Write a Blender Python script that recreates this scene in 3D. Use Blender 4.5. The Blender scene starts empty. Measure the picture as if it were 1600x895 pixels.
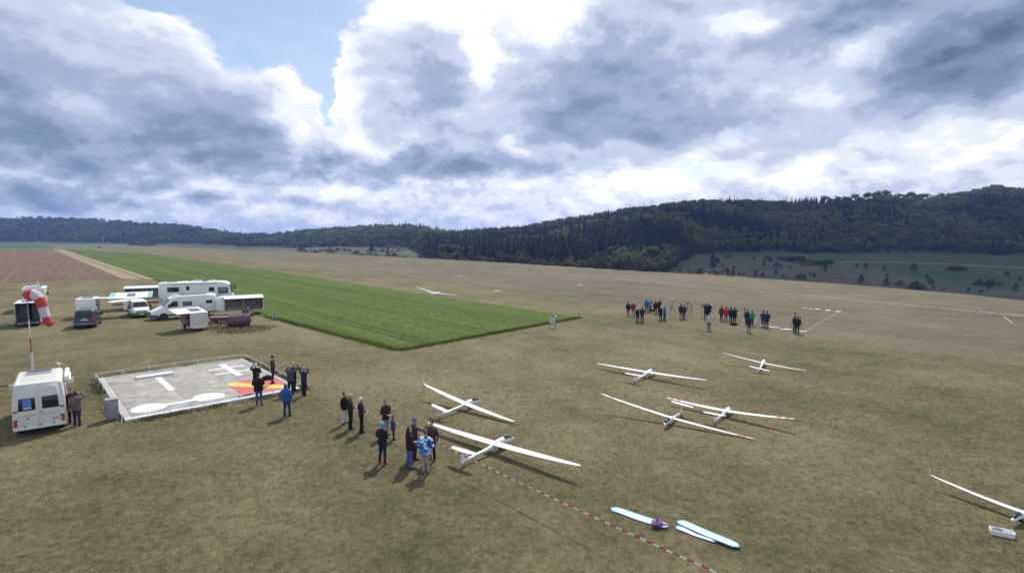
import bpy, bmesh, math, random
import numpy as np
from mathutils import Vector, Matrix, Quaternion

random.seed(11)
rng = np.random.default_rng(11)
SC = bpy.context.scene
COL = SC.collection
PI = math.pi

# ------------------------------------------------------------------ camera
F, CX, CY, HZ, CAMH = 850.0, 800.0, 447.5, 375.0, 9.3
PITCH = math.atan((CY - HZ) / F)
cam_data = bpy.data.cameras.new('camera')
cam_data.sensor_width = 36.0
cam_data.lens = 36.0 * F / 1600.0
cam_data.clip_start = 0.1
cam_data.clip_end = 20000
cam = bpy.data.objects.new('camera', cam_data)
cam.location = (0, 0, CAMH)
cam.rotation_euler = (PI / 2 - PITCH, 0, 0)
COL.objects.link(cam)
SC.camera = cam

def ray(px, py):
    """world direction through a place in the photograph (1600 x 895)"""
    c, s = math.cos(PITCH), math.sin(PITCH)
    x, y = px - CX, CY - py
    return Vector((x, F * c + y * s, -F * s + y * c))

def P(px, py, z=0.0):
    """the point at height z seen at px, py"""
    d = ray(px, py)
    t = (z - CAMH) / d.z
    return Vector((d.x * t, d.y * t, z))

# ------------------------------------------------------------------ exposure
SC.view_settings.view_transform = 'Standard'
SC.view_settings.look = 'None'
SC.view_settings.exposure = 0.0
SC.view_settings.gamma = 1.0
SC.view_settings.use_curve_mapping = False
SC.cycles.use_denoising = True
SC.cycles.max_bounces = 6
SC.cycles.diffuse_bounces = 3
SC.cycles.glossy_bounces = 3
SC.cycles.transparent_max_bounces = 8
SC.cycles.volume_bounces = 0

# ------------------------------------------------------------------ sun
SUN_EL, SUN_AZ = math.radians(50), math.radians(14)
SUN = Vector((math.sin(SUN_AZ) * math.cos(SUN_EL), math.cos(SUN_AZ) * math.cos(SUN_EL), math.sin(SUN_EL)))
sun_data = bpy.data.lights.new('sun', 'SUN')
sun_data.energy = 4.8
sun_data.angle = math.radians(0.5)
sun_data.color = (1.0, 0.955, 0.88)
sun = bpy.data.objects.new('sun', sun_data)
sun.rotation_euler = (-SUN).to_track_quat('-Z', 'Y').to_euler()
sun.location = SUN * 200
COL.objects.link(sun)

# ------------------------------------------------------------------ sky
class E:
    """a shader socket with arithmetic"""
    def __init__(s, nt, v): s.nt, s.v = nt, v
    def _m(s, op, *o):
        n = s.nt.nodes.new('ShaderNodeMath'); n.operation = op
        for i, x in enumerate((s,) + o):
            if isinstance(x, E): s.nt.links.new(x.v, n.inputs[i])
            else: n.inputs[i].default_value = x
        return E(s.nt, n.outputs[0])
    def __add__(s, o): return s._m('ADD', o)
    __radd__ = __add__
    def __sub__(s, o): return s._m('SUBTRACT', o)
    def __mul__(s, o): return s._m('MULTIPLY', o)
    __rmul__ = __mul__
    def __truediv__(s, o): return s._m('DIVIDE', o)
    def exp(s): return s._m('EXPONENT')
    def atan2(s, o): return s._m('ARCTAN2', o)
    def asin(s): return s._m('ARCSINE')
    def max(s, o): return s._m('MAXIMUM', o)
    def min(s, o): return s._m('MINIMUM', o)
    def abs(s): return s._m('ABSOLUTE')
    def pw(s, o): return s._m('POWER', o)
    def step(s, a, b):
        n = s.nt.nodes.new('ShaderNodeMapRange'); n.interpolation_type = 'SMOOTHSTEP'
        s.nt.links.new(s.v, n.inputs[0])
        n.inputs[1].default_value = a; n.inputs[2].default_value = b
        return E(s.nt, n.outputs[0])

def build_world():
    w = bpy.data.worlds.new('World'); SC.world = w; w.use_nodes = True
    nt = w.node_tree; nt.nodes.clear()
    N, L = nt.nodes.new, nt.links.new
    out = N('ShaderNodeOutputWorld'); bg = N('ShaderNodeBackground')
    L(bg.outputs[0], out.inputs[0])
    bg.inputs[1].default_value = 0.14
    sky = N('ShaderNodeTexSky'); sky.sky_type = 'NISHITA'; sky.sun_disc = False
    sky.sun_elevation = SUN_EL; sky.sun_rotation = SUN_AZ
    sky.altitude = 600; sky.air_density = 1.0; sky.dust_density = 1.2; sky.ozone_density = 1.0
    geo = N('ShaderNodeTexCoord')
    dirv = geo.outputs['Generated']
    sep = N('ShaderNodeSeparateXYZ'); L(dirv, sep.inputs[0])
    x, y, z = (E(nt, o) for o in sep.outputs)
    az0 = x.atan2(y); el0 = z.min(0.999).max(-0.999).asin()

    def noise(scale, detail, rough, off=(0, 0, 0), stretch=1.5, lac=2.0, vec=None):
        mp = N('ShaderNodeMapping'); mp.inputs['Scale'].default_value = (1, 1, stretch)
        mp.inputs['Location'].default_value = off
        L(vec or dirv, mp.inputs[0])
        n = N('ShaderNodeTexNoise'); n.inputs['Scale'].default_value = scale
        n.inputs['Detail'].default_value = detail; n.inputs['Roughness'].default_value = rough
        n.inputs['Lacunarity'].default_value = lac
        L(mp.outputs[0], n.inputs['Vector'])
        return n
    def sepc(n):
        s = N('ShaderNodeSeparateColor'); L(n.outputs['Color'], s.inputs[0])
        return [E(nt, o) for o in s.outputs[:2]]
    # bend the layout with noise so that every mass has a torn outline
    a1, e1 = sepc(noise(4.0, 2, .5, (3.1, 0, 0), 1.8))
    a2, e2 = sepc(noise(15.0, 5, .58, (7.7, 2, 0), 1.6))
    az = az0 + (a1 - .5) * .16 + (a2 - .5) * .10
    el = el0 + (e1 - .5) * .10 + (e2 - .5) * .075

    def ang(px, py):
        d = ray(px, py).normalized()
        return math.atan2(d.x, d.y), math.asin(d.z)
    cmb = N('ShaderNodeCombineXYZ'); L(az.v, cmb.inputs[0]); L(el.v, cmb.inputs[1])
    def blobs(lst):
        tot = None
        for px, py, rx, ry, amp in lst:
            a, e = ang(px, py)
            ra = abs(ang(px + rx, py)[0] - ang(px - rx, py)[0]) / 2
            re = abs(ang(px, py + ry)[1] - ang(px, py - ry)[1]) / 2
            m = N('ShaderNodeVectorMath'); m.operation = 'MULTIPLY_ADD'
            L(cmb.outputs[0], m.inputs[0])
            m.inputs[1].default_value = (1 / ra, 1 / re, 0); m.inputs[2].default_value = (-a / ra, -e / re, 0)
            dt = N('ShaderNodeVectorMath'); dt.operation = 'DOT_PRODUCT'
            L(m.outputs[0], dt.inputs[0]); L(m.outputs[0], dt.inputs[1])
            pw = N('ShaderNodeMath'); pw.operation = 'POWER'; pw.inputs[0].default_value = 1 / math.e
            L(dt.outputs['Value'], pw.inputs[1])
            ma = N('ShaderNodeMath'); ma.operation = 'MULTIPLY_ADD'
            L(pw.outputs[0], ma.inputs[0]); ma.inputs[1].default_value = amp
            if tot is None: ma.inputs[2].default_value = 0
            else: L(tot.v, ma.inputs[2])
            tot = E(nt, ma.outputs[0])
        return tot
    shade = blobs([
        # thick grey bases
        (40, 215, 190, 95, -.36), (0, 90, 120, 70, -.12), (335, 215, 120, 62, -.34), (250, 130, 70, 50, -.06),
        (690, 150, 55, 70, -.22), (690, 258, 150, 34, -.36), (505, 256, 40, 18, -.30),
        (960, 120, 120, 75, -.26), (1080, 195, 150, 42, -.22), (880, 190, 60, 60, -.16),
        (1500, 90, 190, 55, -.44), (1300, 25, 160, 45, -.34), (1600, 20, 120, 60, -.25), (1560, 140, 120, 30, -.2),
        (150, 310, 220, 16, -.16), (400, 320, 200, 10, -.10),
        # sunlit rims and thin places
        (742, 45, 28, 110, .62), (850, 20, 44, 40, .6), (790, -25, 80, 40, .2), (612, 15, 45, 38, .45), (690, 20, 55, 30, .35),
        (556, 185, 30, 70, .30), (650, 225, 70, 18, .22), (445, 170, 34, 62, .28), (300, 55, 70, 26, .22),
        (160, 175, 60, 30, .12), (1160, 38, 75, 22, .38), (1335, 85, 45, 34, .26), (1290, 160, 60, 40, .22),
        (1015, 290, 120, 32, .32), (800, 300, 170, 22, .22), (820, 228, 22, 14, .30), (1290, 285, 55, 26, .38),
        (1500, 235, 110, 42, .26), (560, 300, 110, 20, .22), (330, 300, 60, 12, .12), (480, 215, 50, 26, .2),
        (700, 345, 300, 16, .16), (930, 225, 90, 14, .16),
    ])
    gaps = blobs([
        (440, 15, 140, 80, 1.7), (490, 105, 42, 46, 1.2), (508, 176, 22, 24, .7), (770, 5, 18, 22, .5),
        (1150, 212, 34, 20, .55), (1195, 146, 40, 9, .4), (1150, 268, 70, 26, .5), (1010, 150, 20, 12, .1),
        (260, -10, 60, 30, .5),
    ])
    n1 = E(nt, noise(5.5, 7, .55, (0, 0, 0), 1.9).outputs[0])
    up = N('ShaderNodeVectorMath'); up.operation = 'ADD'
    L(dirv, up.inputs[0]); up.inputs[1].default_value = (.006, .0, .018)
    n3 = E(nt, noise(17, 6, .55, (5, 1, 2), 1.8).outputs[0])
    n4 = E(nt, noise(17, 6, .55, (5, 1, 2), 1.8, vec=up.outputs[0]).outputs[0])
    relief = (n3 - n4)
    raw = gaps * -1.0 + 1.0 + (n1 - .5) * .6 + (n3 - .5) * .62
    edge = raw.step(.5, 1.05) * -1.0 + 1.0        # thin rims let the light through
    light = shade * 1.02 + .675 + (n1 - .5) * .32 + relief * .40 + (n3 - .5) * .12 + edge * .20 + (el0.step(.05, .20) * -1.0 + 1.0) * ((n3 - .5) * .24 + relief * .35 + .05)
    cover = raw.step(.37, .68) * .86 + .14

    ramp = N('ShaderNodeValToRGB'); L(light.v, ramp.inputs[0])
    r = ramp.color_ramp; r.interpolation = 'EASE'
    pts = [(0.10, (.115, .170, .28)), (.30, (.225, .305, .455)), (.50, (.39, .472, .65)), (.68, (.62, .70, .87)),
           (.86, (.92, .96, 1.04)), (1.0, (1.16, 1.16, 1.16))]
    while len(r.elements) < len(pts): r.elements.new(.5)
    for el_, (p, c) in zip(r.elements, pts):
        el_.position = p; el_.color = (*c, 1)
    sc = N('ShaderNodeVectorMath'); sc.operation = 'SCALE'; sc.inputs['Scale'].default_value = 1 / .14
    L(ramp.outputs[0], sc.inputs[0])
    mix = N('ShaderNodeMix'); mix.data_type = 'RGBA'
    L(cover.v, mix.inputs[0]); L(sky.outputs[0], mix.inputs[6]); L(sc.outputs[0], mix.inputs[7])
    L(mix.outputs[2], bg.inputs[0])
    w.cycles.sampling_method = 'MANUAL'; w.cycles.sample_map_resolution = 512
build_world()

# ------------------------------------------------------------------ helpers: objects
def tag(o, label=None, cat=None, group=None, kind=None):
    if label: o['label'] = label
    if cat: o['category'] = cat
    if group: o['group'] = group
    if kind: o['kind'] = kind
    return o

def thing(name, label, cat, loc=(0, 0, 0), fwd=None, rz=0.0, group=None):
    o = bpy.data.objects.new(name, None)
    o.empty_display_size = 0.2
    COL.objects.link(o)
    o.location = loc
    if fwd is not None: rz = math.atan2(fwd[1], fwd[0])
    o.rotation_euler = (0, 0, rz)
    return tag(o, label, cat, group)

def copy_tree(o, parent=None):
    c = o.copy(); COL.objects.link(c); c.parent = parent
    for ch in o.children: copy_tree(ch, c)
    return c

class MB:
    """collects shapes, builds ONE mesh object"""
    def __init__(s): s.v, s.f, s.m, s.mi = [], [], [], 0
    def add(s, verts, faces, mi=None):
        b = len(s.v); s.v += [tuple(p) for p in verts]
        s.f += [tuple(b + i for i in f) for f in faces]
        s.m += [s.mi if mi is None else mi] * len(faces)
    def box(s, x0, x1, y0, y1, z0, z1, mi=None, M=None):
        v = [Vector(p) for p in ((x0, y0, z0), (x1, y0, z0), (x1, y1, z0), (x0, y1, z0), (x0, y0, z1), (x1, y0, z1), (x1, y1, z1), (x0, y1, z1))]
        if M is not None: v = [M @ p for p in v]
        s.add(v, [(3, 2, 1, 0), (4, 5, 6, 7), (0, 1, 5, 4), (1, 2, 6, 5), (2, 3, 7, 6), (3, 0, 4, 7)], mi)
        return s
    def loft(s, rings, caps=True, mi=None, closed=False):
        n = len(rings[0]); f = []
        for k in range(len(rings) - 1 + (1 if closed else 0)):
            a, b = k * n, ((k + 1) % len(rings)) * n
            for i in range(n):
                j = (i + 1) % n
                f.append((a + i, a + j, b + j, b + i))
        if caps and not closed:
            f.append(tuple(reversed(range(n)))); f.append(tuple(range((len(rings) - 1) * n, len(rings) * n)))
        s.add([p for r in rings for p in r], f, mi)
        return s
    def tube(s, pts, r, n=8, mi=None, caps=True):
        pts = [Vector(p) for p in pts]; rs = r if isinstance(r, (list, tuple)) else [r] * len(pts)
        rings = []
        prev = None
        for i, p in enumerate(pts):
            t = (pts[min(i + 1, len(pts) - 1)] - pts[max(i - 1, 0)]).normalized()
            if prev is None:
                a = t.cross(Vector((0, 0, 1)))
                if a.length < .05: a = t.cross(Vector((1, 0, 0)))
            else:
                a = prev - t * prev.dot(t)
            a.normalize(); prev = a; b = t.cross(a)
            rings.append([p + (a * math.cos(q * 2 * PI / n) + b * math.sin(q * 2 * PI / n)) * rs[i] for q in range(n)])
        return s.loft(rings, caps, mi)
    def plate(s, poly, nrm, th, mi=None):
        """a polygon given thickness th behind its face"""
        nrm = Vector(nrm).normalized(); top = [Vector(p) for p in poly]; bot = [p - nrm * th for p in top]; n = len(top)
        a = sum(((top[i]).cross(top[(i + 1) % n]) for i in range(n)), Vector())
        if a.dot(nrm) < 0: top.reverse(); bot.reverse()
        s.add(top + bot, [tuple(range(n)), tuple(reversed(range(n, 2 * n)))] + [(i, n + i, n + (i + 1) % n, (i + 1) % n) for i in range(n)], mi)
        return s
    def mesh(s, name, mats, smooth=False, bevel=0.0, ang=38):
        me = bpy.data.meshes.new(name)
        me.from_pydata(s.v, [], s.f)
        for m in (mats if isinstance(mats, (list, tuple)) else [mats]): me.materials.append(m)
        me.polygons.foreach_set('material_index', s.m)
        if bevel:
            bm = bmesh.new(); bm.from_mesh(me)
            bmesh.ops.remove_doubles(bm, verts=bm.verts, dist=1e-5)
            ed = [e for e in bm.edges if len(e.link_faces) == 2 and e.calc_face_angle(0) > math.radians(30)]
            bmesh.ops.bevel(bm, geom=ed, offset=bevel, segments=2, profile=.6, affect='EDGES', clamp_overlap=True)
            bm.to_mesh(me); bm.free(); smooth = True
        if smooth:
            me.polygons.foreach_set('use_smooth', [True] * len(me.polygons))
            me.set_sharp_from_angle(angle=math.radians(ang))
        me.update()
        return me
    def build(s, name, mats, parent=None, smooth=False, bevel=0.0, ang=38, loc=None):
        o = bpy.data.objects.new(name, s.mesh(name, mats, smooth, bevel, ang))
        COL.objects.link(o); o.parent = parent
        if loc is not None: o.location = loc
        return o

def ellipse_ring(c, a, b, ra, rb, n=10):
    return [c + a * (ra * math.cos(2 * PI * i / n)) + b * (rb * math.sin(2 * PI * i / n)) for i in range(n)]

def ellipsoid(mb, c, rx, ry, rz, n=12, m=8, z0=-1.0, z1=1.0, mi=None):
    c = Vector(c); rings = []
    a0, a1 = math.asin(max(-1, z0)), math.asin(min(1, z1))
    for k in range(m + 1):
        t = a0 + (a1 - a0) * k / m
        w = max(math.cos(t), .02)
        rings.append([c + Vector((rx * w * math.cos(2 * PI * i / n), ry * w * math.sin(2 * PI * i / n), rz * math.sin(t))) for i in range(n)])
    mb.loft(rings, True, mi)

# ------------------------------------------------------------------ helpers: materials
MATS = {}
def mat(name, col, rough=.55, metal=0.0, var=.12, scale=6.0, bump=0.0, coat=0.0, dirt=0.0, spec=.5, subs=0.0, alpha=None, trans=0.0):
    if name in MATS: return MATS[name]
    m = bpy.data.materials.new(name); m.use_nodes = True; MATS[name] = m
    nt = m.node_tree; bs = nt.nodes['Principled BSDF']; N, L = nt.nodes.new, nt.links.new
    bs.inputs['Roughness'].default_value = rough; bs.inputs['Metallic'].default_value = metal
    bs.inputs['Specular IOR Level'].default_value = spec
    if coat: bs.inputs['Coat Weight'].default_value = coat; bs.inputs['Coat Roughness'].default_value = .08
    if trans: bs.inputs['Transmission Weight'].default_value = trans
    tc = N('ShaderNodeTexCoord')
    nz = N('ShaderNodeTexNoise'); nz.inputs['Scale'].default_value = scale; nz.inputs['Detail'].default_value = 4
    L(tc.outputs['Object'], nz.inputs['Vector'])
    r = N('ShaderNodeValToRGB'); L(nz.outputs[0], r.inputs[0])
    c = Vector(col)
    r.color_ramp.elements[0].position = .3; r.color_ramp.elements[1].position = .7
    r.color_ramp.elements[0].color = (*(c * (1 - var)), 1); r.color_ramp.elements[1].color = (*(c * (1 + var * .6)), 1)
    L(r.outputs[0], bs.inputs['Base Color'])
    if dirt:
        n2 = N('ShaderNodeTexNoise'); n2.inputs['Scale'].default_value = scale * .35; n2.inputs['Detail'].default_value = 8; n2.inputs['Roughness'].default_value = .7
        L(tc.outputs['Object'], n2.inputs['Vector'])
        mr = N('ShaderNodeMapRange'); mr.inputs[1].default_value = .5; mr.inputs[2].default_value = .75; mr.inputs[4].default_value = dirt
        L(n2.outputs[0], mr.inputs[0])
        mx = N('ShaderNodeMix'); mx.data_type = 'RGBA'
        L(mr.outputs[0], mx.inputs[0]); L(r.outputs[0], mx.inputs[6]); mx.inputs[7].default_value = (.16, .13, .09, 1)
        L(mx.outputs[2], bs.inputs['Base Color'])
    if bump:
        b = N('ShaderNodeBump'); b.inputs['Strength'].default_value = bump; b.inputs['Distance'].default_value = .02
        L(nz.outputs[0], b.inputs['Height']); L(b.outputs[0], bs.inputs['Normal'])
    return m

def thin(m, f):
    """thin cloth or film: part of the light comes through"""
    nt = m.node_tree
    if any(n.type == 'BSDF_TRANSLUCENT' for n in nt.nodes): return m
    N, L = nt.nodes.new, nt.links.new; bs = nt.nodes['Principled BSDF']
    tr = N('ShaderNodeBsdfTranslucent'); mx = N('ShaderNodeMixShader'); mx.inputs[0].default_value = f
    L(bs.inputs['Base Color'].links[0].from_socket, tr.inputs[0])
    L(bs.outputs[0], mx.inputs[1]); L(tr.outputs[0], mx.inputs[2]); L(mx.outputs[0], nt.nodes['Material Output'].inputs[0])
    return m

def ground_mat(name, stops, fine, scales, bump=.6, bdist=.04, rough=.95, stripes=None):
    """stops: colours dark..light picked by layered world-space noise; scales: (size of feature in m, weight)"""
    m = bpy.data.materials.new(name); m.use_nodes = True; MATS[name] = m
    nt = m.node_tree; bs = nt.nodes['Principled BSDF']; N, L = nt.nodes.new, nt.links.new
    bs.inputs['Roughness'].default_value = rough; bs.inputs['Specular IOR Level'].default_value = .15
    g = N('ShaderNodeNewGeometry'); tot = None
    for i, (sz, w) in enumerate(scales):
        mp = N('ShaderNodeMapping'); mp.inputs['Location'].default_value = (i * 17.3, i * 5.1, 0)
        L(g.outputs['Position'], mp.inputs[0])
        n = N('ShaderNodeTexNoise'); n.inputs['Scale'].default_value = 1.0 / sz; n.inputs['Detail'].default_value = 4; n.inputs['Roughness'].default_value = .6
        L(mp.outputs[0], n.inputs['Vector'])
        e = (E(nt, n.outputs[0]) - .5) * w
        tot = e if tot is None else tot + e
    if stripes:
        ang, sz, w = stripes
        mp = N('ShaderNodeMapping'); mp.inputs['Rotation'].default_value = (0, 0, ang); L(g.outputs['Position'], mp.inputs[0])
        mp2 = N('ShaderNodeMapping'); mp2.inputs['Scale'].default_value = (1 / sz, .03 / sz, 0); L(mp.outputs[0], mp2.inputs[0])
        n = N('ShaderNodeTexNoise'); n.inputs['Scale'].default_value = 1.0; n.inputs['Detail'].default_value = 3
        L(mp2.outputs[0], n.inputs['Vector'])
        tot = tot + (E(nt, n.outputs[0]) - .5) * w
    val = tot + .5
    r = N('ShaderNodeValToRGB'); L(val.v, r.inputs[0])
    while len(r.color_ramp.elements) < len(stops): r.color_ramp.elements.new(.5)
    for e, (p, c) in zip(r.color_ramp.elements, stops): e.position = p; e.color = (*c, 1)
    L(r.outputs[0], bs.inputs['Base Color'])
    n = N('ShaderNodeTexNoise'); n.inputs['Scale'].default_value = 1 / fine; n.inputs['Detail'].default_value = 5; n.inputs['Roughness'].default_value = .7
    L(g.outputs['Position'], n.inputs['Vector'])
    b = N('ShaderNodeBump'); b.inputs['Strength'].default_value = bump; b.inputs['Distance'].default_value = bdist
    L(n.outputs[0], b.inputs['Height']); L(b.outputs[0], bs.inputs['Normal'])
    return m, val, r, bs, nt

M_WHITE = mat('white_paint', (.80, .80, .79), .32, var=.03, coat=.3, dirt=.06)
M_CREAM = mat('cream_paint', (.66, .66, .60), .38, var=.04, coat=.2, dirt=.10)
M_GLASS = mat('dark_glass', (.014, .017, .024), .08, var=.1, coat=.15, spec=.45)
M_BLACK = mat('black_plastic', (.02, .02, .022), .5, var=.2)
M_TYRE = mat('tyre_rubber', (.018, .018, .018), .8, var=.2, dirt=.25)
M_RIM = mat('grey_rim', (.35, .36, .37), .35, .6, var=.1)
M_RED = mat('red_lens', (.42, .02, .02), .25, var=.1, coat=.5)
M_ORANGE = mat('orange_lens', (.6, .2, .03), .25, var=.1, coat=.5)
M_LAMP = mat('clear_lens', (.6, .62, .65), .15, .2, var=.1, coat=.5)
M_ALU = mat('bare_aluminium', (.55, .56, .57), .38, .8, var=.1, dirt=.1)
M_GREY = mat('grey_plastic', (.28, .29, .31), .55, var=.1, dirt=.1)
M_SOLAR = mat('solar_cells', (.02, .03, .07), .18, var=.3, scale=14, coat=.6)
M_PLATE = mat('number_plate', (.75, .75, .74), .4, var=.05)
M_SKIN = mat('skin', (.52, .30, .21), .5, var=.08)
M_DARKIN = mat('dark_interior', (.035, .03, .035), .8, var=.4, scale=4)
M_RUST = mat('rusty_steel', (.16, .075, .055), .75, .2, var=.4, scale=5, bump=.4, dirt=.2)
M_MAROON = mat('maroon_tank_paint', (.115, .06, .072), .42, .1, var=.3, scale=3, bump=.2, dirt=.12)

# ------------------------------------------------------------------ terrain
# the land in depth d (metres ahead) for columns of view: plateau edge, valley, foot of the slope, mid slope, crest, beyond
TCOL = [
    # px     edge      foot        slope start   mid           crest         beyond
    (-400, (1000, 0), (1100, 0),  (1300, 2),   (1500, 36),  (1780, 72),  (2300, 40)),
    (0,    (1000, 0), (1100, 0),  (1350, 3),   (1520, 34),  (1780, 64),  (2300, 40)),
    (80,   (1000, 0), (1080, 0),  (1350, 3),   (1540, 36),  (1780, 66),  (2300, 40)),
    (200,  (950, 0),  (1030, 0),  (1300, 2),   (1500, 30),  (1760, 55),  (2300, 40)),
    (300,  (640, 0),  (800, -3),  (1250, 0),   (1450, 22),  (1700, 37),  (2300, 25)),
    (370,  (520, 0),  (750, -5),  (1250, -3),  (1450, 8),   (1750, 16),  (2400, 10)),
    (430,  (460, 0),  (700, -6),  (1200, -5),  (1400, 5),   (1700, 12),  (2400, 10)),
    (500,  (400, 0),  (600, -6),  (1000, -5),  (1150, 12),  (1400, 24),  (2300, 15)),
    (570,  (335, 0),  (560, -7),  (900, -5),   (1080, 14),  (1350, 26),  (2300, 15)),
    (640,  (296, 0),  (480, -9),  (820, -6),   (1000, 12),  (1300, 28),  (2300, 15)),
    (700,  (268, 0),  (370, -14), (420, -14),  (640, -5),   (1000, 8),   (1700, 15)),
    (760,  (243, 0),  (350, -15), (400, -15),  (620, -2),   (900, 11),   (1600, 15)),
    (850,  (208, 0),  (340, -17), (390, -16),  (600, 6),    (850, 20),   (1500, 10)),
    (940,  (182, 0),  (330, -17), (390, -16),  (600, 16),   (840, 34),   (1500, 20)),
    (1000, (168, 0),  (330, -17), (400, -15),  (600, 22),   (840, 42),   (1500, 20)),
    (1060, (158, 0),  (330, -16.5), (480, -9), (640, 25),   (840, 48),   (1500, 30)),
    (1100, (152, 0),  (370, -15.5), (560, -5), (680, 28),   (850, 52),   (1500, 30)),
    (1200, (132, 0),  (370, -18.5), (590, -3), (700, 26),   (860, 53),   (1500, 30)),
    (1300, (120, 0),  (370, -22), (610, -3),   (720, 30),   (880, 60),   (1500, 40)),
    (1375, (111, 0),  (370, -24.5), (620, -3), (740, 36),   (900, 68),   (1500, 40)),
    (1450, (102, 0),  (370, -27.5), (633, -4.5), (765, 36), (920, 65),  (1500, 40)),
    (1500, (97, 0),   (370, -29), (640, -5),   (780, 44),   (930, 75),  (1500, 40)),
    (1544, (92, 0),   (370, -31), (645, -5.5), (790, 48),   (940, 86),  (1500, 40)),
    (1600, (86, 0),   (370, -33), (650, -6),   (800, 46),   (950, 79),  (1500, 50)),
    (1800, (74, 0),   (370, -37), (650, -7),   (800, 40),   (950, 66),   (1500, 50)),
]
_az = np.array([math.atan((c[0] - CX) / F) for c in TCOL])
_cs = np.cos(_az)
_kr = np.array([[k[0] / cs for k in c[1:]] for c, cs in zip(TCOL, _cs)])
_kz = np.array([[k[1] for k in c[1:]] for c in TCOL])

def hash_noise(x, y, seed=0):
    """smooth value noise"""
    xi, yi = np.floor(x), np.floor(y); xf, yf = x - xi, y - yi
    def h(a, b):
        v = np.sin(a * 127.1 + b * 311.7 + seed * 74.7) * 43758.5453
        return v - np.floor(v)
    u, v = xf * xf * (3 - 2 * xf), yf * yf * (3 - 2 * yf)
    return (h(xi, yi) * (1 - u) + h(xi + 1, yi) * u) * (1 - v) + (h(xi, yi + 1) * (1 - u) + h(xi + 1, yi + 1) * u) * v

def knots(az):
    R = np.stack([np.interp(az, _az, _kr[:, k]) for k in range(6)], -1)
    Z = np.stack([np.interp(az, _az, _kz[:, k]) for k in range(6)], -1)
    return R, Z

def ground_z(x, y):
    x, y = np.asarray(x, float), np.asarray(y, float)
    r = np.hypot(x, y); az = np.arctan2(x, y)
    R, Z = knots(az)
    e = R[..., 0]
    z = np.zeros_like(r)
    lo_r, lo_z = e * .86, np.zeros_like(r)
    R2 = np.concatenate([lo_r[..., None], R, np.full_like(R[..., :1], 4000), np.full_like(R[..., :1], 9000)], -1)
    Z2 = np.concatenate([lo_z[..., None], Z, np.full_like(Z[..., :1], 10), np.full_like(Z[..., :1], -40)], -1)
    Z2[..., 1] -= .25
    for k in range(R2.shape[-1] - 1):
        a, b = R2[..., k], R2[..., k + 1]
        t = np.clip((r - a) / np.maximum(b - a, 1e-6), 0, 1)
        if k == 0: t2 = t * t
        elif k in (4, 5): t2 = t * .55 + (t * t * (3 - 2 * t)) * .45
        else: t2 = t
        z = np.where((r >= a), Z2[..., k] + (Z2[..., k + 1] - Z2[..., k]) * t2, z)
    far = np.clip((r - e * 1.15) / (e * .5 + 60), 0, 1)
    z = z + far * ((hash_noise(x / 90, y / 90, 3) - .5) * 7 + (hash_noise(x / 35, y / 35, 4) - .5) * 2.5)
    return z

def forest_start(px):
    """range factor: depth at which the wood begins, by column"""
    return np.interp(px, [-400, 0, 80, 200, 300, 370, 430, 500, 570, 640, 655, 690, 760, 850, 940, 1000, 1040, 1062, 1090, 1130, 1200, 1300, 1375, 1500, 1600, 1800],
                     [1340, 1350, 1340, 1270, 1150, 1080, 1020, 900, 880, 830, 600, 400, 350, 330, 330, 330, 345, 420, 520, 560, 585, 605, 615, 630, 640, 640])

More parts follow.
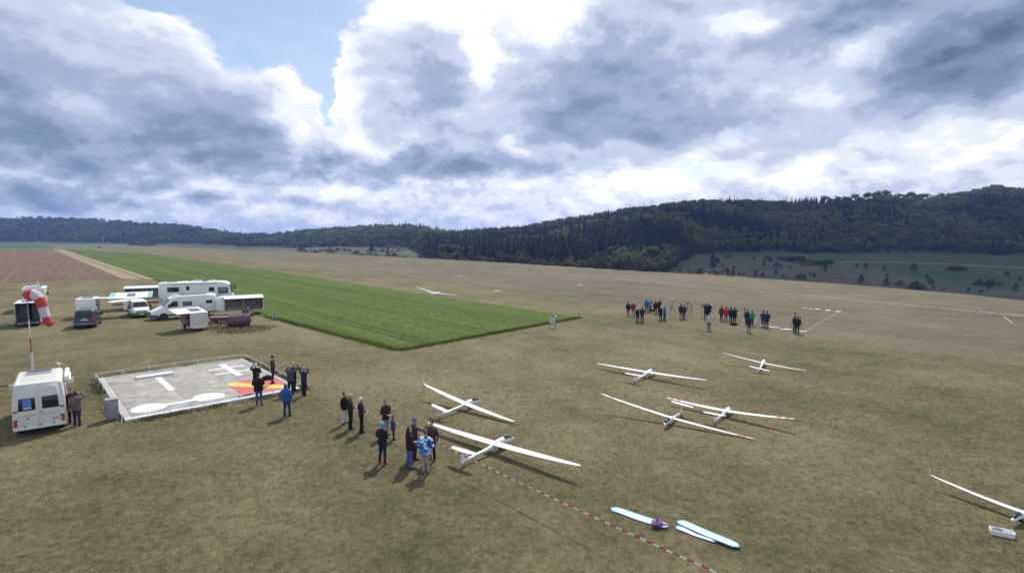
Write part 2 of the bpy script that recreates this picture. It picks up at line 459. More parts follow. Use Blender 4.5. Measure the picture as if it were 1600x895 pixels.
def build_ground():
    azs = np.concatenate([np.radians(np.arange(-180, -58, 4.0)), np.radians(np.arange(-56, 56, .22)), np.radians(np.arange(56, 179, 4.0))])
    rs = np.concatenate([[.3, 2, 4, 7], np.arange(10, 140, 5.), np.arange(140, 420, 7.), np.arange(420, 1000, 12.), np.arange(1000, 2000, 28.), [2100, 2300, 2600, 3000, 3600, 4500, 6000, 9000]])
    A, R = np.meshgrid(azs, rs, indexing='ij')
    X, Y = R * np.sin(A), R * np.cos(A)
    Z = ground_z(X, Y)
    na, nr = A.shape
    v = np.stack([X, Y, Z], -1).reshape(-1, 3)
    i = np.arange(na)[:, None]; j = np.arange(nr - 1)[None, :]
    i2 = (i + 1) % na
    f = np.stack([i * nr + j, i * nr + j + 1, i2 * nr + j + 1, i2 * nr + j], -1).reshape(-1, 4)
    me = bpy.data.meshes.new('ground')
    me.from_pydata(v.tolist(), [], f.tolist())
    me.polygons.foreach_set('use_smooth', [True] * len(me.polygons))
    # land cover beyond the plateau: x = beyond the edge, y = green pasture, z = woodland floor
    px = CX + F * np.tan(np.clip(A, -1.2, 1.2)); D = R * np.cos(A)
    KR, _ = knots(A)
    beyond = np.clip((R - KR[..., 0] * 1.02) / 30, 0, 1)
    nz = hash_noise(X / 40, Y / 40, 8) + .5 * hash_noise(X / 15, Y / 15, 9)
    # the heath lies low, pasture above; the border runs as in the photograph
    border = np.interp(px, [1000, 1100, 1180, 1300, 1400, 1470, 1500, 1540, 1600, 1800], [900, 505, 500, 480, 455, 430, 400, 395, 440, 440])
    border2 = np.interp(px, [1000, 1440, 1480, 1500, 1550, 1600], [0, 0, 0, 370, 395, 430])
    green = 1 / (1 + np.exp(-np.clip((D - border - (nz - .75) * 40) / 6, -30, 30)))
    green = np.where(px < 1030, np.where(D > KR[..., 1] * np.cos(A) * 1.05, hash_noise(X / 60, Y / 25, 12) > .42, 0), green)
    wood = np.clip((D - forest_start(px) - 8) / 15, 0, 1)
    at = me.attributes.new('cover', 'FLOAT_VECTOR', 'POINT')
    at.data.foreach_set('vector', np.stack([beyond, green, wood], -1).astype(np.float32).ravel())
    m, val, r, bs, nt = ground_mat('dry_meadow', [(.08, (.042, .050, .017)), (.32, (.086, .083, .038)), (.52, (.140, .119, .064)), (.85, (.215, .178, .106))],
                                   .07, [(.22, .85), (.7, .5), (2.6, .45), (9, .60), (34, .60)], bump=1.0, bdist=.05, stripes=(math.radians(-38), 3.2, .42))
    N, L = nt.nodes.new, nt.links.new
    a = N('ShaderNodeAttribute'); a.attribute_name = 'cover'
    sp = N('ShaderNodeSeparateXYZ'); L(a.outputs['Vector'], sp.inputs[0])
    def mixc(fac, c1, c2):
        x = N('ShaderNodeMix'); x.data_type = 'RGBA'; L(fac, x.inputs[0])
        for s, i in ((c1, 6), (c2, 7)):
            if isinstance(s, tuple): x.inputs[i].default_value = (*s, 1)
            else: L(s, x.inputs[i])
        return x.outputs[2]
    rp = N('ShaderNodeValToRGB'); L(val.v, rp.inputs[0])
    rp.color_ramp.elements[0].position = .3; rp.color_ramp.elements[0].color = (.066, .062, .040, 1)
    rp.color_ramp.elements[1].position = .75; rp.color_ramp.elements[1].color = (.122, .108, .076, 1)
    rg = N('ShaderNodeValToRGB'); L(val.v, rg.inputs[0])
    rg.color_ramp.elements[0].position = .3; rg.color_ramp.elements[0].color = (.034, .058, .020, 1)
    rg.color_ramp.elements[1].position = .75; rg.color_ramp.elements[1].color = (.064, .092, .034, 1)
    c = mixc(sp.outputs[1], rp.outputs[0], rg.outputs[0])
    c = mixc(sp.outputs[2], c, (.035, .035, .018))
    # the shorter, greyer turf of the runway beyond its mown border
    ga, gb = P(640, 436.5), P(1230, 524.5); dn = (gb - ga).normalized(); nn = Vector((-dn.y, dn.x, 0))
    if nn.y < 0: nn = -nn
    g2 = N('ShaderNodeNewGeometry'); dt = N('ShaderNodeVectorMath'); dt.operation = 'DOT_PRODUCT'; dt.inputs[1].default_value = nn
    L(g2.outputs['Position'], dt.inputs[0])
    sd_ = E(nt, dt.outputs['Value']) - nn.dot(ga) + (val - .5) * 14.0
    fac = sd_.step(-2.0, 7.0) * .75
    rr = N('ShaderNodeValToRGB'); L(val.v, rr.inputs[0])
    rr.color_ramp.elements[0].position = .2; rr.color_ramp.elements[0].color = (.074, .067, .043, 1)
    rr.color_ramp.elements[1].position = .8; rr.color_ramp.elements[1].color = (.166, .140, .099, 1)
    turf = mixc(fac.v, r.outputs[0], rr.outputs[0])
    c = mixc(sp.outputs[0], turf, c)
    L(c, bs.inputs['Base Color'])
    me.materials.append(m)
    o = bpy.data.objects.new('ground', me); COL.objects.link(o)
    return tag(o, kind='structure')
build_ground()

def sheet(name, pts, z, m, kind='structure'):
    """a thin slab of ground cover through the given plan points"""
    mb = MB(); n = len(pts)
    mb.add([(p[0], p[1], z) for p in pts] + [(p[0], p[1], z - .02) for p in pts],
           [tuple(range(n))] + [(i, n + i, n + (i + 1) % n, (i + 1) % n) for i in range(n)])
    o = mb.build(name, m)
    if o.data.polygons[0].normal.z < 0: o.data.flip_normals()
    return tag(o, kind=kind)

M_PLOUGH = ground_mat('ploughed_soil', [(.2, (.084, .050, .034)), (.5, (.142, .090, .062)), (.8, (.212, .148, .110))], .12,
                      [(.5, .6), (3, .3), (25, .3)], 1.0, .12, stripes=(math.radians(-40), 1.1, .6))[0]
M_TRACK = ground_mat('field_track', [(.2, (.14, .12, .07)), (.5, (.25, .205, .13)), (.8, (.33, .28, .19))], .1, [(.4, .5), (4, .4), (20, .3)])[0]
M_PALE = ground_mat('pale_stubble', [(.2, (.24, .20, .13)), (.8, (.36, .31, .22))], .1, [(2, .5), (30, .4)])[0]
M_CROP = ground_mat('young_crop', [(.15, (.042, .068, .010)), (.45, (.062, .096, .014)), (.65, (.082, .118, .019)), (.9, (.112, .144, .030))], .08,
                    [(.35, .38), (1.4, .25), (9, .30), (50, .30)], 0.7, .05, stripes=(math.radians(-41), 2.0, .85))[0]
M_FARGREEN = ground_mat('far_crop', [(.2, (.030, .075, .018)), (.8, (.060, .115, .030))], .3, [(6, .5), (60, .5)])[0]
M_FARPAST = ground_mat('far_pasture', [(.2, (.080, .095, .040)), (.8, (.140, .140, .070))], .3, [(4, .4), (45, .5)])[0]
M_MOWN = ground_mat('mown_line', [(.2, (.13, .115, .075)), (.8, (.22, .190, .135))], .06, [(.25, .6), (2, .4)])[0]
M_LIME = ground_mat('white_marking_chalk', [(.2, (.22, .21, .17)), (.55, (.42, .41, .37)), (.9, (.60, .59, .56))], .05, [(.12, .6), (.6, .5)])[0]

sheet('ploughed_field', [P(191, 436), P(81, 389.4), P(-300, 389.4), P(-300, 449)], .03, M_PLOUGH)
sheet('field_track', [P(243, 437), P(192, 436), P(81.5, 389.4), P(97, 389.4)], .045, M_TRACK)
sheet('field_track_rut', [P(228, 436.4), P(222, 436.4), P(88, 390), P(90, 390)], .055, M_FARPAST)
sheet('far_crop_strip', [P(92, 388.6), P(70, 382.6), P(-300, 382.8), P(-300, 388.9)], .05, M_FARGREEN)
sheet('stubble_strip', [P(72, 382.3), P(52, 381), P(-300, 381), P(-300, 382.5)], .06, M_PALE)
sheet('far_pasture', [P(215, 389.5), P(196, 382.2), P(85, 382.2), P(110, 389)], .03, M_FARPAST)

# ------------------------------------------------------------------ the green crop field: a soil bed and standing blades
CROP = [P(625, 547), P(905, 496), P(700, 466), P(440, 426), P(225, 396), P(98, 389.2), P(245, 437.5), P(420, 495)]
CROP = [Vector((p.x, p.y)) for p in CROP]
CF = [Vector((P(625, 548).x, P(625, 548).y)), Vector((P(907, 495.5).x, P(907, 495.5).y))]
def build_crop():
    mb = MB()
    pts = CROP; n = len(pts)
    # ragged border
    ring = []
    for i in range(n):
        a, b = pts[i], pts[(i + 1) % n]
        L_ = (b - a).length; k = max(1, int(min(L_, 90) / .5)) if i in (0, 1, 7, 6) else max(1, int(L_ / 12))
        nrm = Vector(((b - a).y, -(b - a).x)).normalized()
        for q in range(k):
            p = a.lerp(b, q / k) + nrm * random.uniform(-.32, .32) * (1 if q else 0)
            ring.append(p)
    n = len(ring)
    mb.add([(p.x, p.y, .06) for p in ring] + [(p.x, p.y, -.02) for p in ring],
           [tuple(range(n))] + [(i, n + i, n + (i + 1) % n, (i + 1) % n) for i in range(n)])
    o = mb.build('crop_field', M_CROP)
    if o.data.polygons[0].normal.z < 0: o.data.flip_normals()
    tag(o, kind='structure')

def in_poly(x, y, poly):
    ins = np.zeros(len(x), bool)
    for a, b in zip(poly, poly[1:] + poly[:1]):
        c = ((a[1] > y) != (b[1] > y)) & (x < (b[0] - a[0]) * (y - a[1]) / ((b[1] - a[1]) or 1e-9) + a[0])
        ins ^= c
    return ins
build_crop()
# wheel tracks of the sprayer running the length of the crop
M_TRAM = ground_mat('tramline_soil', [(.2, (.030, .036, .012)), (.8, (.060, .066, .024))], .08, [(.4, .5), (3, .5)])[0]
for s_ in (.10, .145, .40, .445, .70, .745):
    a = CROP[0].lerp(CROP[1], s_); b_ = CROP[5].lerp(CROP[4], s_); d_ = (b_ - a).normalized(); n_ = Vector((-d_.y, d_.x)) * .17
    a = a + d_ * .5
    sheet('tramline', [a - n_, a + n_, b_ + n_, b_ - n_], .066, M_TRAM)

# ------------------------------------------------------------------ trees
def leaf_mat(name, cols, rough=.75, transl=.25):
    m = bpy.data.materials.new(name); m.use_nodes = True; MATS[name] = m
    nt = m.node_tree; bs = nt.nodes['Principled BSDF']; N, L = nt.nodes.new, nt.links.new
    bs.inputs['Roughness'].default_value = rough; bs.inputs['Specular IOR Level'].default_value = .2
    oi = N('ShaderNodeObjectInfo'); at = N('ShaderNodeAttribute'); at.attribute_type = 'INSTANCER'; at.attribute_name = 'tint'
    g = N('ShaderNodeNewGeometry'); nz = N('ShaderNodeTexNoise'); nz.inputs['Scale'].default_value = .35; nz.inputs['Detail'].default_value = 3
    L(g.outputs['Position'], nz.inputs['Vector'])
    v = E(nt, oi.outputs['Random']) * .45 + E(nt, at.outputs['Fac']) * .5 + E(nt, nz.outputs[0]) * .4
    r = N('ShaderNodeValToRGB'); L(v.v, r.inputs[0])
    while len(r.color_ramp.elements) < len(cols): r.color_ramp.elements.new(.5)
    for i, (e, c) in enumerate(zip(r.color_ramp.elements, cols)): e.position = .1 + .9 * i / (len(cols) - 1); e.color = (*c, 1)
    L(r.outputs[0], bs.inputs['Base Color'])
    tr = N('ShaderNodeBsdfTranslucent'); L(r.outputs[0], tr.inputs[0])
    mx = N('ShaderNodeMixShader'); mx.inputs[0].default_value = transl
    L(bs.outputs[0], mx.inputs[1]); L(tr.outputs[0], mx.inputs[2]); L(mx.outputs[0], nt.nodes['Material Output'].inputs[0])
    return m
M_BARK = mat('bark', (.09, .07, .055), .9, var=.3, scale=3, bump=.6)
M_NEEDLE = leaf_mat('spruce_needles', [(.007, .013, .009), (.012, .020, .012), (.022, .033, .017)], transl=.1)
M_LEAF = leaf_mat('spring_leaves', [(.032, .052, .016), (.064, .090, .024), (.120, .150, .040), (.175, .205, .062)], transl=.3)
M_BUD = leaf_mat('budding_twigs', [(.050, .042, .028), (.085, .072, .040), (.095, .105, .045)], transl=.2)
M_JUNI = leaf_mat('juniper_needles', [(.018, .028, .014), (.034, .046, .022), (.055, .066, .030)], transl=.1)
M_BLOS = leaf_mat('white_blossom', [(.30, .27, .24), (.46, .43, .40), (.58, .55, .52)], transl=.25)

def conifer_meshes(seed, h=22.0, w=3.4, tiers=13):
    rd = random.Random(seed); t = MB()
    t.tube([(0, 0, -1.5), (rd.uniform(-.1, .1), 0, h * .5), (0, rd.uniform(-.1, .1), h * .98)], [.30, .2, .03], 6)
    c = MB()
    for k in range(tiers):
        f = k / (tiers - 1); z = h * (.12 + .86 * f)
        rad = w * (1 - f) ** .72 * rd.uniform(.82, 1.12) + .15
        nb = max(4, int(9 - 4 * f)); a0 = rd.uniform(0, 6)
        for i in range(nb):
            a = a0 + 2 * PI * i / nb + rd.uniform(-.25, .25); r = rad * rd.uniform(.7, 1.12)
            ca, sa = math.cos(a), math.sin(a); wd = r * rd.uniform(.30, .42) + .12; dr = r * rd.uniform(.30, .5)
            c.add([(0, 0, z + h * .03), (ca * r * .55 - sa * wd, sa * r * .55 + ca * wd, z - dr * .35), (ca * r, sa * r, z - dr),
                   (ca * r * .55 + sa * wd, sa * r * .55 - ca * wd, z - dr * .35), (ca * r * .5, sa * r * .5, z + h * .008 - dr * .1)],
                  [(0, 1, 4), (1, 2, 4), (2, 3, 4), (3, 0, 4)])
    return t.mesh('trunk', M_BARK), c.mesh('crown', M_NEEDLE)

def broad_meshes(seed, h=17.0, w=4.8, leaf=None, n=330, sz=.85, stem=.3, gap=.0, flat=1.0):
    rd = random.Random(seed); t = MB()
    top = h * .72
    t.tube([(0, 0, -1.2), (rd.uniform(-.2, .2), 0, h * .3), (rd.uniform(-.4, .4), rd.uniform(-.4, .4), top)], [.34, .24, .07], 6)
    limbs = []
    for i in range(6):
        a = i * PI / 3 + rd.uniform(-.4, .4); z = h * rd.uniform(stem, .6); L_ = w * rd.uniform(.55, .85)
        e = Vector((math.cos(a) * L_, math.sin(a) * L_, z + h * rd.uniform(.12, .3)))
        t.tube([(0, 0, z), (e.x * .5, e.y * .5, z + (e.z - z) * .6), tuple(e)], [.13, .09, .03], 5)
        limbs.append(e)
    c = MB()
    cl = [(e, w * rd.uniform(.34, .5)) for e in limbs] + [(Vector((rd.uniform(-1, 1) * w * .3, rd.uniform(-1, 1) * w * .3, h * rd.uniform(.62, .86))), w * rd.uniform(.35, .52)) for _ in range(6)]
    for _ in range(n):
        ce, rr = rd.choice(cl)
        d = Vector((rd.gauss(0, 1), rd.gauss(0, 1), rd.gauss(0, 1))).normalized()
        p = ce + Vector((d.x, d.y, d.z * .8 * flat)) * rr * rd.uniform(.55, 1.08)
        nrm = (d + Vector((rd.gauss(0, .5), rd.gauss(0, .5), rd.gauss(0, .5) + .35))).normalized()
        a = nrm.orthogonal().normalized(); b = nrm.cross(a); q = rd.uniform(0, 6); s_ = sz * rd.uniform(.6, 1.25)
        a, b = a * math.cos(q) + b * math.sin(q), b * math.cos(q) - a * math.sin(q)
        c.add([p - a * s_ - b * s_ * .55, p + b * s_ * .25 - a * .1 + nrm * .12 * s_, p + a * s_ * .9 - b * s_ * .4, p + a * s_ * .35 + b * s_ * .95, p - a * s_ * .6 + b * s_ * .7],
              [(0, 1, 4), (0, 2, 1), (1, 2, 3), (1, 3, 4)])
    return t.mesh('trunk', M_BARK), c.mesh('crown', leaf or M_LEAF)

def juniper_meshes(seed, h=4.0, w=1.3, leaf=None, n=170):
    rd = random.Random(seed); t = MB()
    t.tube([(0, 0, -.4), (.05, 0, h * .4), (0, 0, h * .85)], [.12, .08, .02], 5)
    c = MB()
    for _ in range(n):
        f = rd.random() ** .8; z = h * (.04 + .94 * f)
        r = w * (math.sin(min(1, f * 1.7 + .25) * PI / 2) * (1 - f ** 2.2) + .06) * rd.uniform(.6, 1.1); a = rd.uniform(0, 2 * PI)
        p = Vector((math.cos(a) * r, math.sin(a) * r, z)); u = Vector((math.cos(a), math.sin(a), rd.uniform(.5, 1.6))).normalized()
        s_ = rd.uniform(.22, .48) * (h / 4) ** .5; sd = Vector((-math.sin(a), math.cos(a), 0)) * s_ * .6
        c.add([p - sd - u * s_ * .5, p + sd - u * s_ * .5, p + u * s_ * 1.1, p + Vector((math.cos(a), math.sin(a), 0)) * s_ * .3],
              [(0, 1, 3), (1, 2, 3), (2, 0, 3)])
    return t.mesh('trunk', M_BARK), c.mesh('crown', leaf or M_JUNI)

CON = [conifer_meshes(s, h, w, t) for s, h, w, t in ((1, 23, 4.3, 14), (2, 19, 3.9, 12), (3, 25, 4.6, 15), (4, 15, 3.6, 10))]
BRO = [broad_meshes(s, h, w) for s, h, w in ((11, 18, 5.2), (12, 15, 4.6), (13, 20, 5.6), (14, 13, 4.4))]
BUD = [broad_meshes(s, h, w, M_BUD, n=230, sz=.6) for s, h, w in ((21, 16, 4.2), (22, 13, 3.6), (23, 18, 4.4))]
AIRY = [broad_meshes(s, h, w, None, n=200, sz=.75, stem=.5, flat=.85) for s, h, w in ((31, 20, 5.0), (32, 18, 4.2))]
JUN = [juniper_meshes(s, h, w) for s, h, w in ((41, 4.2, 1.2), (42, 3.2, 1.5), (43, 5.2, 1.35), (44, 2.6, 1.7))]
BUSH = [juniper_meshes(51, 2.4, 2.3, M_BUD, 220), juniper_meshes(52, 2.0, 2.8, M_JUNI, 240)]

def tree(name, meshes, label, cat, px, d, s=1.0, group=None, dz=0.0, sx=1.0):
    x = (px - CX) / F * d
    z = float(ground_z(x, d))
    o = thing(name, label, cat, (x, d, z + dz), rz=random.uniform(0, 6.28), group=group)
    o.scale = (s * sx, s * sx, s)
    for nm, me in zip(('trunk', 'crown'), meshes):
        c = bpy.data.objects.new(nm, me); COL.objects.link(c); c.parent = o
    return o

# --- the woods on the slopes: one mass, instanced
def build_forest():
    sets = []
    def scatter(n, px0, px1, dfun0, dfun1, seed):
        g = np.random.default_rng(seed)
        px = g.uniform(px0, px1, n)
        d0, d1 = dfun0(px), dfun1(px)
        u = g.random(n)
        d = np.sqrt(d0 ** 2 + u * (d1 ** 2 - d0 ** 2))
        return px, d
    crest = lambda px: np.interp(np.arctan((px - CX) / F), _az, _kr[:, 4] * _cs)
    a = scatter(14000, 640, 1760, forest_start, lambda p: crest(p) + np.where((p > 1275) & (p < 1470), -14, 22), 1)
    b = scatter(7500, -330, 700, lambda p: np.maximum(forest_start(p), 820), lambda p: crest(p) + 40, 2)
    px = np.concatenate([a[0], b[0]]); d = np.concatenate([a[1], b[1]])
    x = (px - CX) / F * d; z = ground_z(x, d)
    g = np.random.default_rng(5)
    # which kind grows where: conifer stands, beech woods and budding edges in patches
    q = hash_noise(x / 120, d / 120, 21) * .6 + hash_noise(x / 45, d / 45, 22) * .4
    fs = forest_start(px); cr = crest(px); t = (d - fs) / np.maximum(cr - fs, 1)
    right = px > 650
    con = np.where(right, np.interp(t, [0, .1, .25, .6, .8, 1], [.25, .55, .75, .62, .40, .25]), .30)
    con = con + np.where(right & (px < 1080), .22, 0) + np.where(px > 1330, -.30, 0) + np.where((px > 1120) & (px < 1290) & (t > .8), .45, 0) - .06 - np.where((px > 800) & (px < 1120) & (t > .8), .45, 0)
    kind = np.where(q + g.normal(0, .07, len(q)) < .16 + con * .62, 0, 1)
    edge = right & (t < .09) & (g.random(len(q)) < .72) & (px < 1120)
    kind = np.where(edge, 2, kind)
    kind = np.where((kind == 1) & (g.random(len(q)) < .22), 2, kind)
    idx = np.select([kind == 0, kind == 1], [g.integers(0, 4, len(q)), 4 + g.integers(0, 4, len(q))], 8 + g.integers(0, 3, len(q)))
    sc = g.uniform(.72, 1.08, len(q)) * np.where(t < .08, .72, 1) * np.where(px < 640, 1.1, 1)
    tint = np.clip(hash_noise(x / 60, d / 60, 31) * 1.5 - .35 + np.where((px > 780) & (px < 1130) & (t > .78), .35, 0) + np.where((px > 480) & (px < 720) & (d > 1000), .3, 0) + g.normal(0, .12, len(q)), 0, 1)
    me = bpy.data.meshes.new('forest')
    me.from_pydata(np.stack([x, d, z - .2], -1).tolist(), [], [])
    def att(nm, ty, key, v):
        q_ = me.attributes.new(nm, ty, 'POINT'); q_.data.foreach_set(key, np.asarray(v).ravel())
    att('idx', 'INT', 'value', idx.astype(np.int32)); att('scl', 'FLOAT', 'value', sc.astype(np.float32))
    att('rot', 'FLOAT', 'value', g.uniform(0, 6.28, len(q)).astype(np.float32)); att('tint', 'FLOAT', 'value', tint.astype(np.float32))
    o = bpy.data.objects.new('forest', me); COL.objects.link(o)
    scatter_nodes(o, [joined(p) for p in CON + BRO + BUD])
    tag(o, 'dense spring wood of spruce and beech covering the hills', 'forest', kind='stuff')

def joined(pair):
    """trunk and crown in one mesh, as a model for the woods"""
    bm = bmesh.new(); me = bpy.data.meshes.new('tree_model')
    for k, p in enumerate(pair):
        n0 = len(bm.faces); bm.from_mesh(p); bm.faces.ensure_lookup_table()
        for f in bm.faces[n0:]: f.material_index = k
    bm.to_mesh(me); bm.free()
    for p in pair: me.materials.append(p.materials[0])
    return me

def scatter_nodes(o, models):
    ng = bpy.data.node_groups.new('scatter', 'GeometryNodeTree'); N, L = ng.nodes.new, ng.links.new
    ng.interface.new_socket('Geometry', in_out='INPUT', socket_type='NodeSocketGeometry')
    ng.interface.new_socket('Geometry', in_out='OUTPUT', socket_type='NodeSocketGeometry')
    gi, go = N('NodeGroupInput'), N('NodeGroupOutput')
    col = bpy.data.collections.new('tree_models')
    for i, me in enumerate(models):
        col.objects.link(bpy.data.objects.new('m%02d_model' % i, me))
    ci = N('GeometryNodeCollectionInfo'); ci.inputs['Collection'].default_value = col
    ci.inputs['Separate Children'].default_value = True; ci.inputs['Reset Children'].default_value = True
    iop = N('GeometryNodeInstanceOnPoints'); iop.inputs['Pick Instance'].default_value = True
    def named(nm, ty):
        n = N('GeometryNodeInputNamedAttribute'); n.data_type = ty; n.inputs['Name'].default_value = nm
        return n.outputs['Attribute']
    L(gi.outputs[0], iop.inputs['Points']); L(ci.outputs[0], iop.inputs['Instance'])
    L(named('idx', 'INT'), iop.inputs['Instance Index'])
    cx = N('ShaderNodeCombineXYZ'); L(named('rot', 'FLOAT'), cx.inputs[2])
    L(cx.outputs[0], iop.inputs['Rotation'])
    L(named('scl', 'FLOAT'), iop.inputs['Scale'])
    L(iop.outputs[0], go.inputs[0])
    md = o.modifiers.new('scatter', 'NODES'); md.node_group = ng
build_forest()

# ------------------------------------------------------------------ model gliders parked on the grass
M_GEL = mat('white_gelcoat', (.84, .84, .85), .25, var=.015, coat=.5)
M_STRIPE = mat('red_wing_stripe', (.72, .05, .03), .35, var=.05, coat=.3)
M_SEAM = mat('dark_joint_tape', (.05, .05, .06), .6, var=.1)
M_NAVY = mat('navy_lettering', (.03, .035, .12), .5, var=.05)

def airfoil(le, chord, th, up=Vector((0, 0, 1))):
    """a wing section from its leading edge back along -x"""
    prof = [(0, 0), (.04, .32), (.15, .52), (.35, .58), (.65, .36), (1, .02), (1, -.02), (.6, -.18), (.3, -.32), (.08, -.28)]
    return [le + Vector((-chord * a, 0, 0)) + up * (th * b) for a, b in prof]

def glider(label, centre, fwd, span, length, zl, zr, stripes=None, winglet=False, group='model gliders parked on the airfield', fin_mark=None, two_pane=False, sweep=.10, seam=None, chord=.40, numbers=False, fin_h=.36, root=.33):
    roll = math.atan2(zl - zr, span)
    o = thing('model_glider', label, 'glider', (centre[0], centre[1], 0.0), fwd, group=group)
    o.rotation_euler = (roll, 0, math.atan2(fwd[1], fwd[0]))
    L_ = length; zc = .20 * L_ / 2.8 + .03; rz = root * L_ / 2.8
    tipz = (zl + zr) / 2
    # fuselage
    prof = [(0, .003), (.008, .010), (.03, .020), (.08, .033), (.15, .043), (.22, .047), (.30, .046), (.38, .040), (.46, .031), (.56, .024), (.75, .018), (.93, .014), (1, .009)]
    def cz(t): return zc + .035 * L_ * math.sin(min(t / .5, 1) * PI) * .4 - (.05 if t > .4 else 0) * (t - .4) * L_ / 1.2
    f = MB(); rings = []
    for t, r in prof:
        c = Vector(((.37 - t) * L_, 0, cz(t) + (.012 * L_ if .1 < t < .4 else 0)))
        rings.append([c + Vector((0, math.cos(a) * r * L_ * .88, math.sin(a) * r * L_ * 1.12)) for a in (2 * PI * i / 14 for i in range(14))])
    f.loft(rings)
    fu = f.build('fuselage', M_GEL, o, smooth=True, ang=60)
    # canopy: curved glass a little proud of the nose
    def canopy(t0, t1, name):
        c = MB(); rg = []
        for k in range(7):
            t = t0 + (t1 - t0) * k / 6
            r = np.interp(t, [p[0] for p in prof], [p[1] for p in prof]) * L_
            ce = Vector(((.37 - t) * L_, 0, cz(t) + (.012 * L_ if t > .1 else .012 * L_ * max(0, (t - .03) / .07))))
            rg.append([ce + Vector((0, math.cos(a) * (r * .88 * s_), math.sin(a) * (r * 1.12 * s_ + (.012 if s_ > 1 else 0))))
                       for s_, ars in ((1.02, np.linspace(.45, PI - .45, 8)), (.9, np.linspace(PI - .45, .45, 8))) for a in ars])
        c.loft(rg); return c.build(name, M_GLASS, o, smooth=True, ang=60)
    if two_pane: canopy(.045, .115, 'canopy'); canopy(.132, .235, 'canopy')
    else: canopy(.05, .215, 'canopy')
    # wings
    half = span / 2
    st = [0, .1, .25, .4, .55, .58, .7, .78, .80, .86, .88, .94, .96, .985, 1.0]
    def chd(s_): return chord * float(np.interp(s_, [0, .3, .6, .85, .95, 1], [1, .95, .80, .55, .38, .16]))
    def wz(s_): return rz + (tipz - rz) * (s_ ** 1.7)
    for sd, nm in ((1, 'wing'), (-1, 'wing')):
        w = MB()
        pts = sorted(set(st + ([x for b in stripes for x in b] if stripes else []) + ([seam, seam + .012] if seam else [])))
        rg = []
        for s_ in pts:
            c = chd(s_); le = Vector((chord * .42 - (chord - c) * .35 - sweep * s_ * .3, sd * (s_ * half), wz(s_)))
            sec = airfoil(le, c, .085 * c + .006)
            rg.append(sec if sd > 0 else sec[::-1])
        for k in range(len(rg) - 1):
            mid = (pts[k] + pts[k + 1]) / 2
            mi = 1 if stripes and any(a < mid < b for a, b in stripes) else (2 if seam and sd > 0 and seam < mid < seam + .012 else 0)
            w.loft([rg[k], rg[k + 1]], caps=False, mi=mi)
        n = len(rg[0]); w.add(rg[-1], [tuple(range(n))]); w.add(rg[0], [tuple(reversed(range(n)))])
        wo = w.build(nm, [M_GEL, M_STRIPE, M_SEAM], o, smooth=True, ang=50)
        h = MB(); rgh = []
        for s_ in np.linspace(.36, .95, 8):
            c = chd(s_); x = chord * .42 - (chord - c) * .35 - sweep * s_ * .3 - c * .76; zz = wz(s_) + (.085 * c + .006) * .262
            rgh.append([Vector((x - .005, sd * s_ * half, zz + .0035)), Vector((x + .005, sd * s_ * half, zz + .005)), Vector((x + .005, sd * s_ * half, zz - .006)), Vector((x - .005, sd * s_ * half, zz - .006))])
        h.loft(rgh); h.build('aileron_hinge', M_GREY, wo)
        if winglet:
            g = MB(); c = chd(1.0) * 1.3; base = Vector((chord * .42 - chord * .3, sd * half, wz(1.0)))
            hh = .22
            rgw = []
            for q in (0, .35, 1):
                p = base + Vector((-.10 * q, sd * .05 * q, hh * q)); cc = c * (1 - .5 * q)
                rgw.append([p, p + Vector((-cc * .3, .008, 0)), p + Vector((-cc, 0, 0)), p + Vector((-cc * .3, -.008, 0))])
            g.loft(rgw); g.build('winglet', M_GEL, o, smooth=True)
    # fin and tailplane
    xt = (.37 - 1) * L_; hf = fin_h
    g = MB(); zt = cz(1.0); rgs = []
    for q in (0, .5, 1):
        c = (.40 - .12 * q) * L_ / 2.8 + .02; lead = xt + .36 * L_ / 2.8 + .02 - .09 * q
        th = .020 * (1 - .4 * q); z = zt - .02 + (hf + .02) * q
        rgs.append([Vector((lead, 0, z)), Vector((lead - c * .3, th, z)), Vector((lead - c, .002, z)), Vector((lead - c, -.002, z)), Vector((lead - c * .3, -th, z))])
    g.loft(rgs); fin = g.build('fin', M_GEL, o, smooth=True, ang=60)
    if fin_mark:
        for mz, mh, mx in fin_mark:
            for sd in (1, -1):
                d = MB(); x0 = xt + .07 + mx; z0 = zt + hf * mz
                d.plate([(x0, sd * .024, z0), (x0 + .025, sd * .024, z0), (x0 + .085, sd * .024, z0 + mh), (x0 + .05, sd * .024, z0 + mh)], (0, sd, 0), .004)
                d.plate([(x0 + .06, sd * .0242, z0), (x0 + .085, sd * .0242, z0), (x0 + .04, sd * .0242, z0 + mh * .6), (x0 + .015, sd * .0242, z0 + mh * .6)], (0, sd, 0), .004)
                d.build('fin_letter', M_NAVY if mx < .1 else M_STRIPE, fin)
    if numbers:
        for sd in (1, -1):
            for k in range(6):
                d = MB(); t = .62 + k * .035; c = Vector(((.37 - t) * L_, 0, cz(t)))
                r = float(np.interp(t, [p[0] for p in prof], [p[1] for p in prof])) * L_ * .88 + .004
                hgt = .045
                if k == 1: d.plate([(c.x, sd * r, c.z - .006), (c.x + .05, sd * r, c.z - .006), (c.x + .05, sd * r, c.z + .006), (c.x, sd * r, c.z + .006)], (0, sd, 0), .006)
                else:
                    for a, b in (((0, -1), (.014, 1)), ((.04, -1), (.054, 1)), ((.014, .6), (.04, .95)) if k % 2 else ((.014, -.2), (.04, .2))):
                        d.plate([(c.x + a[0], sd * r, c.z + a[1] * hgt * .5), (c.x + b[0], sd * r, c.z + a[1] * hgt * .5), (c.x + b[0], sd * r, c.z + b[1] * hgt * .5), (c.x + a[0], sd * r, c.z + b[1] * hgt * .5)], (0, sd, 0), .006)
                d.build('registration_letter', M_SEAM, fu)
    s = MB(); hs = .58 * L_ / 2.8; rg = []
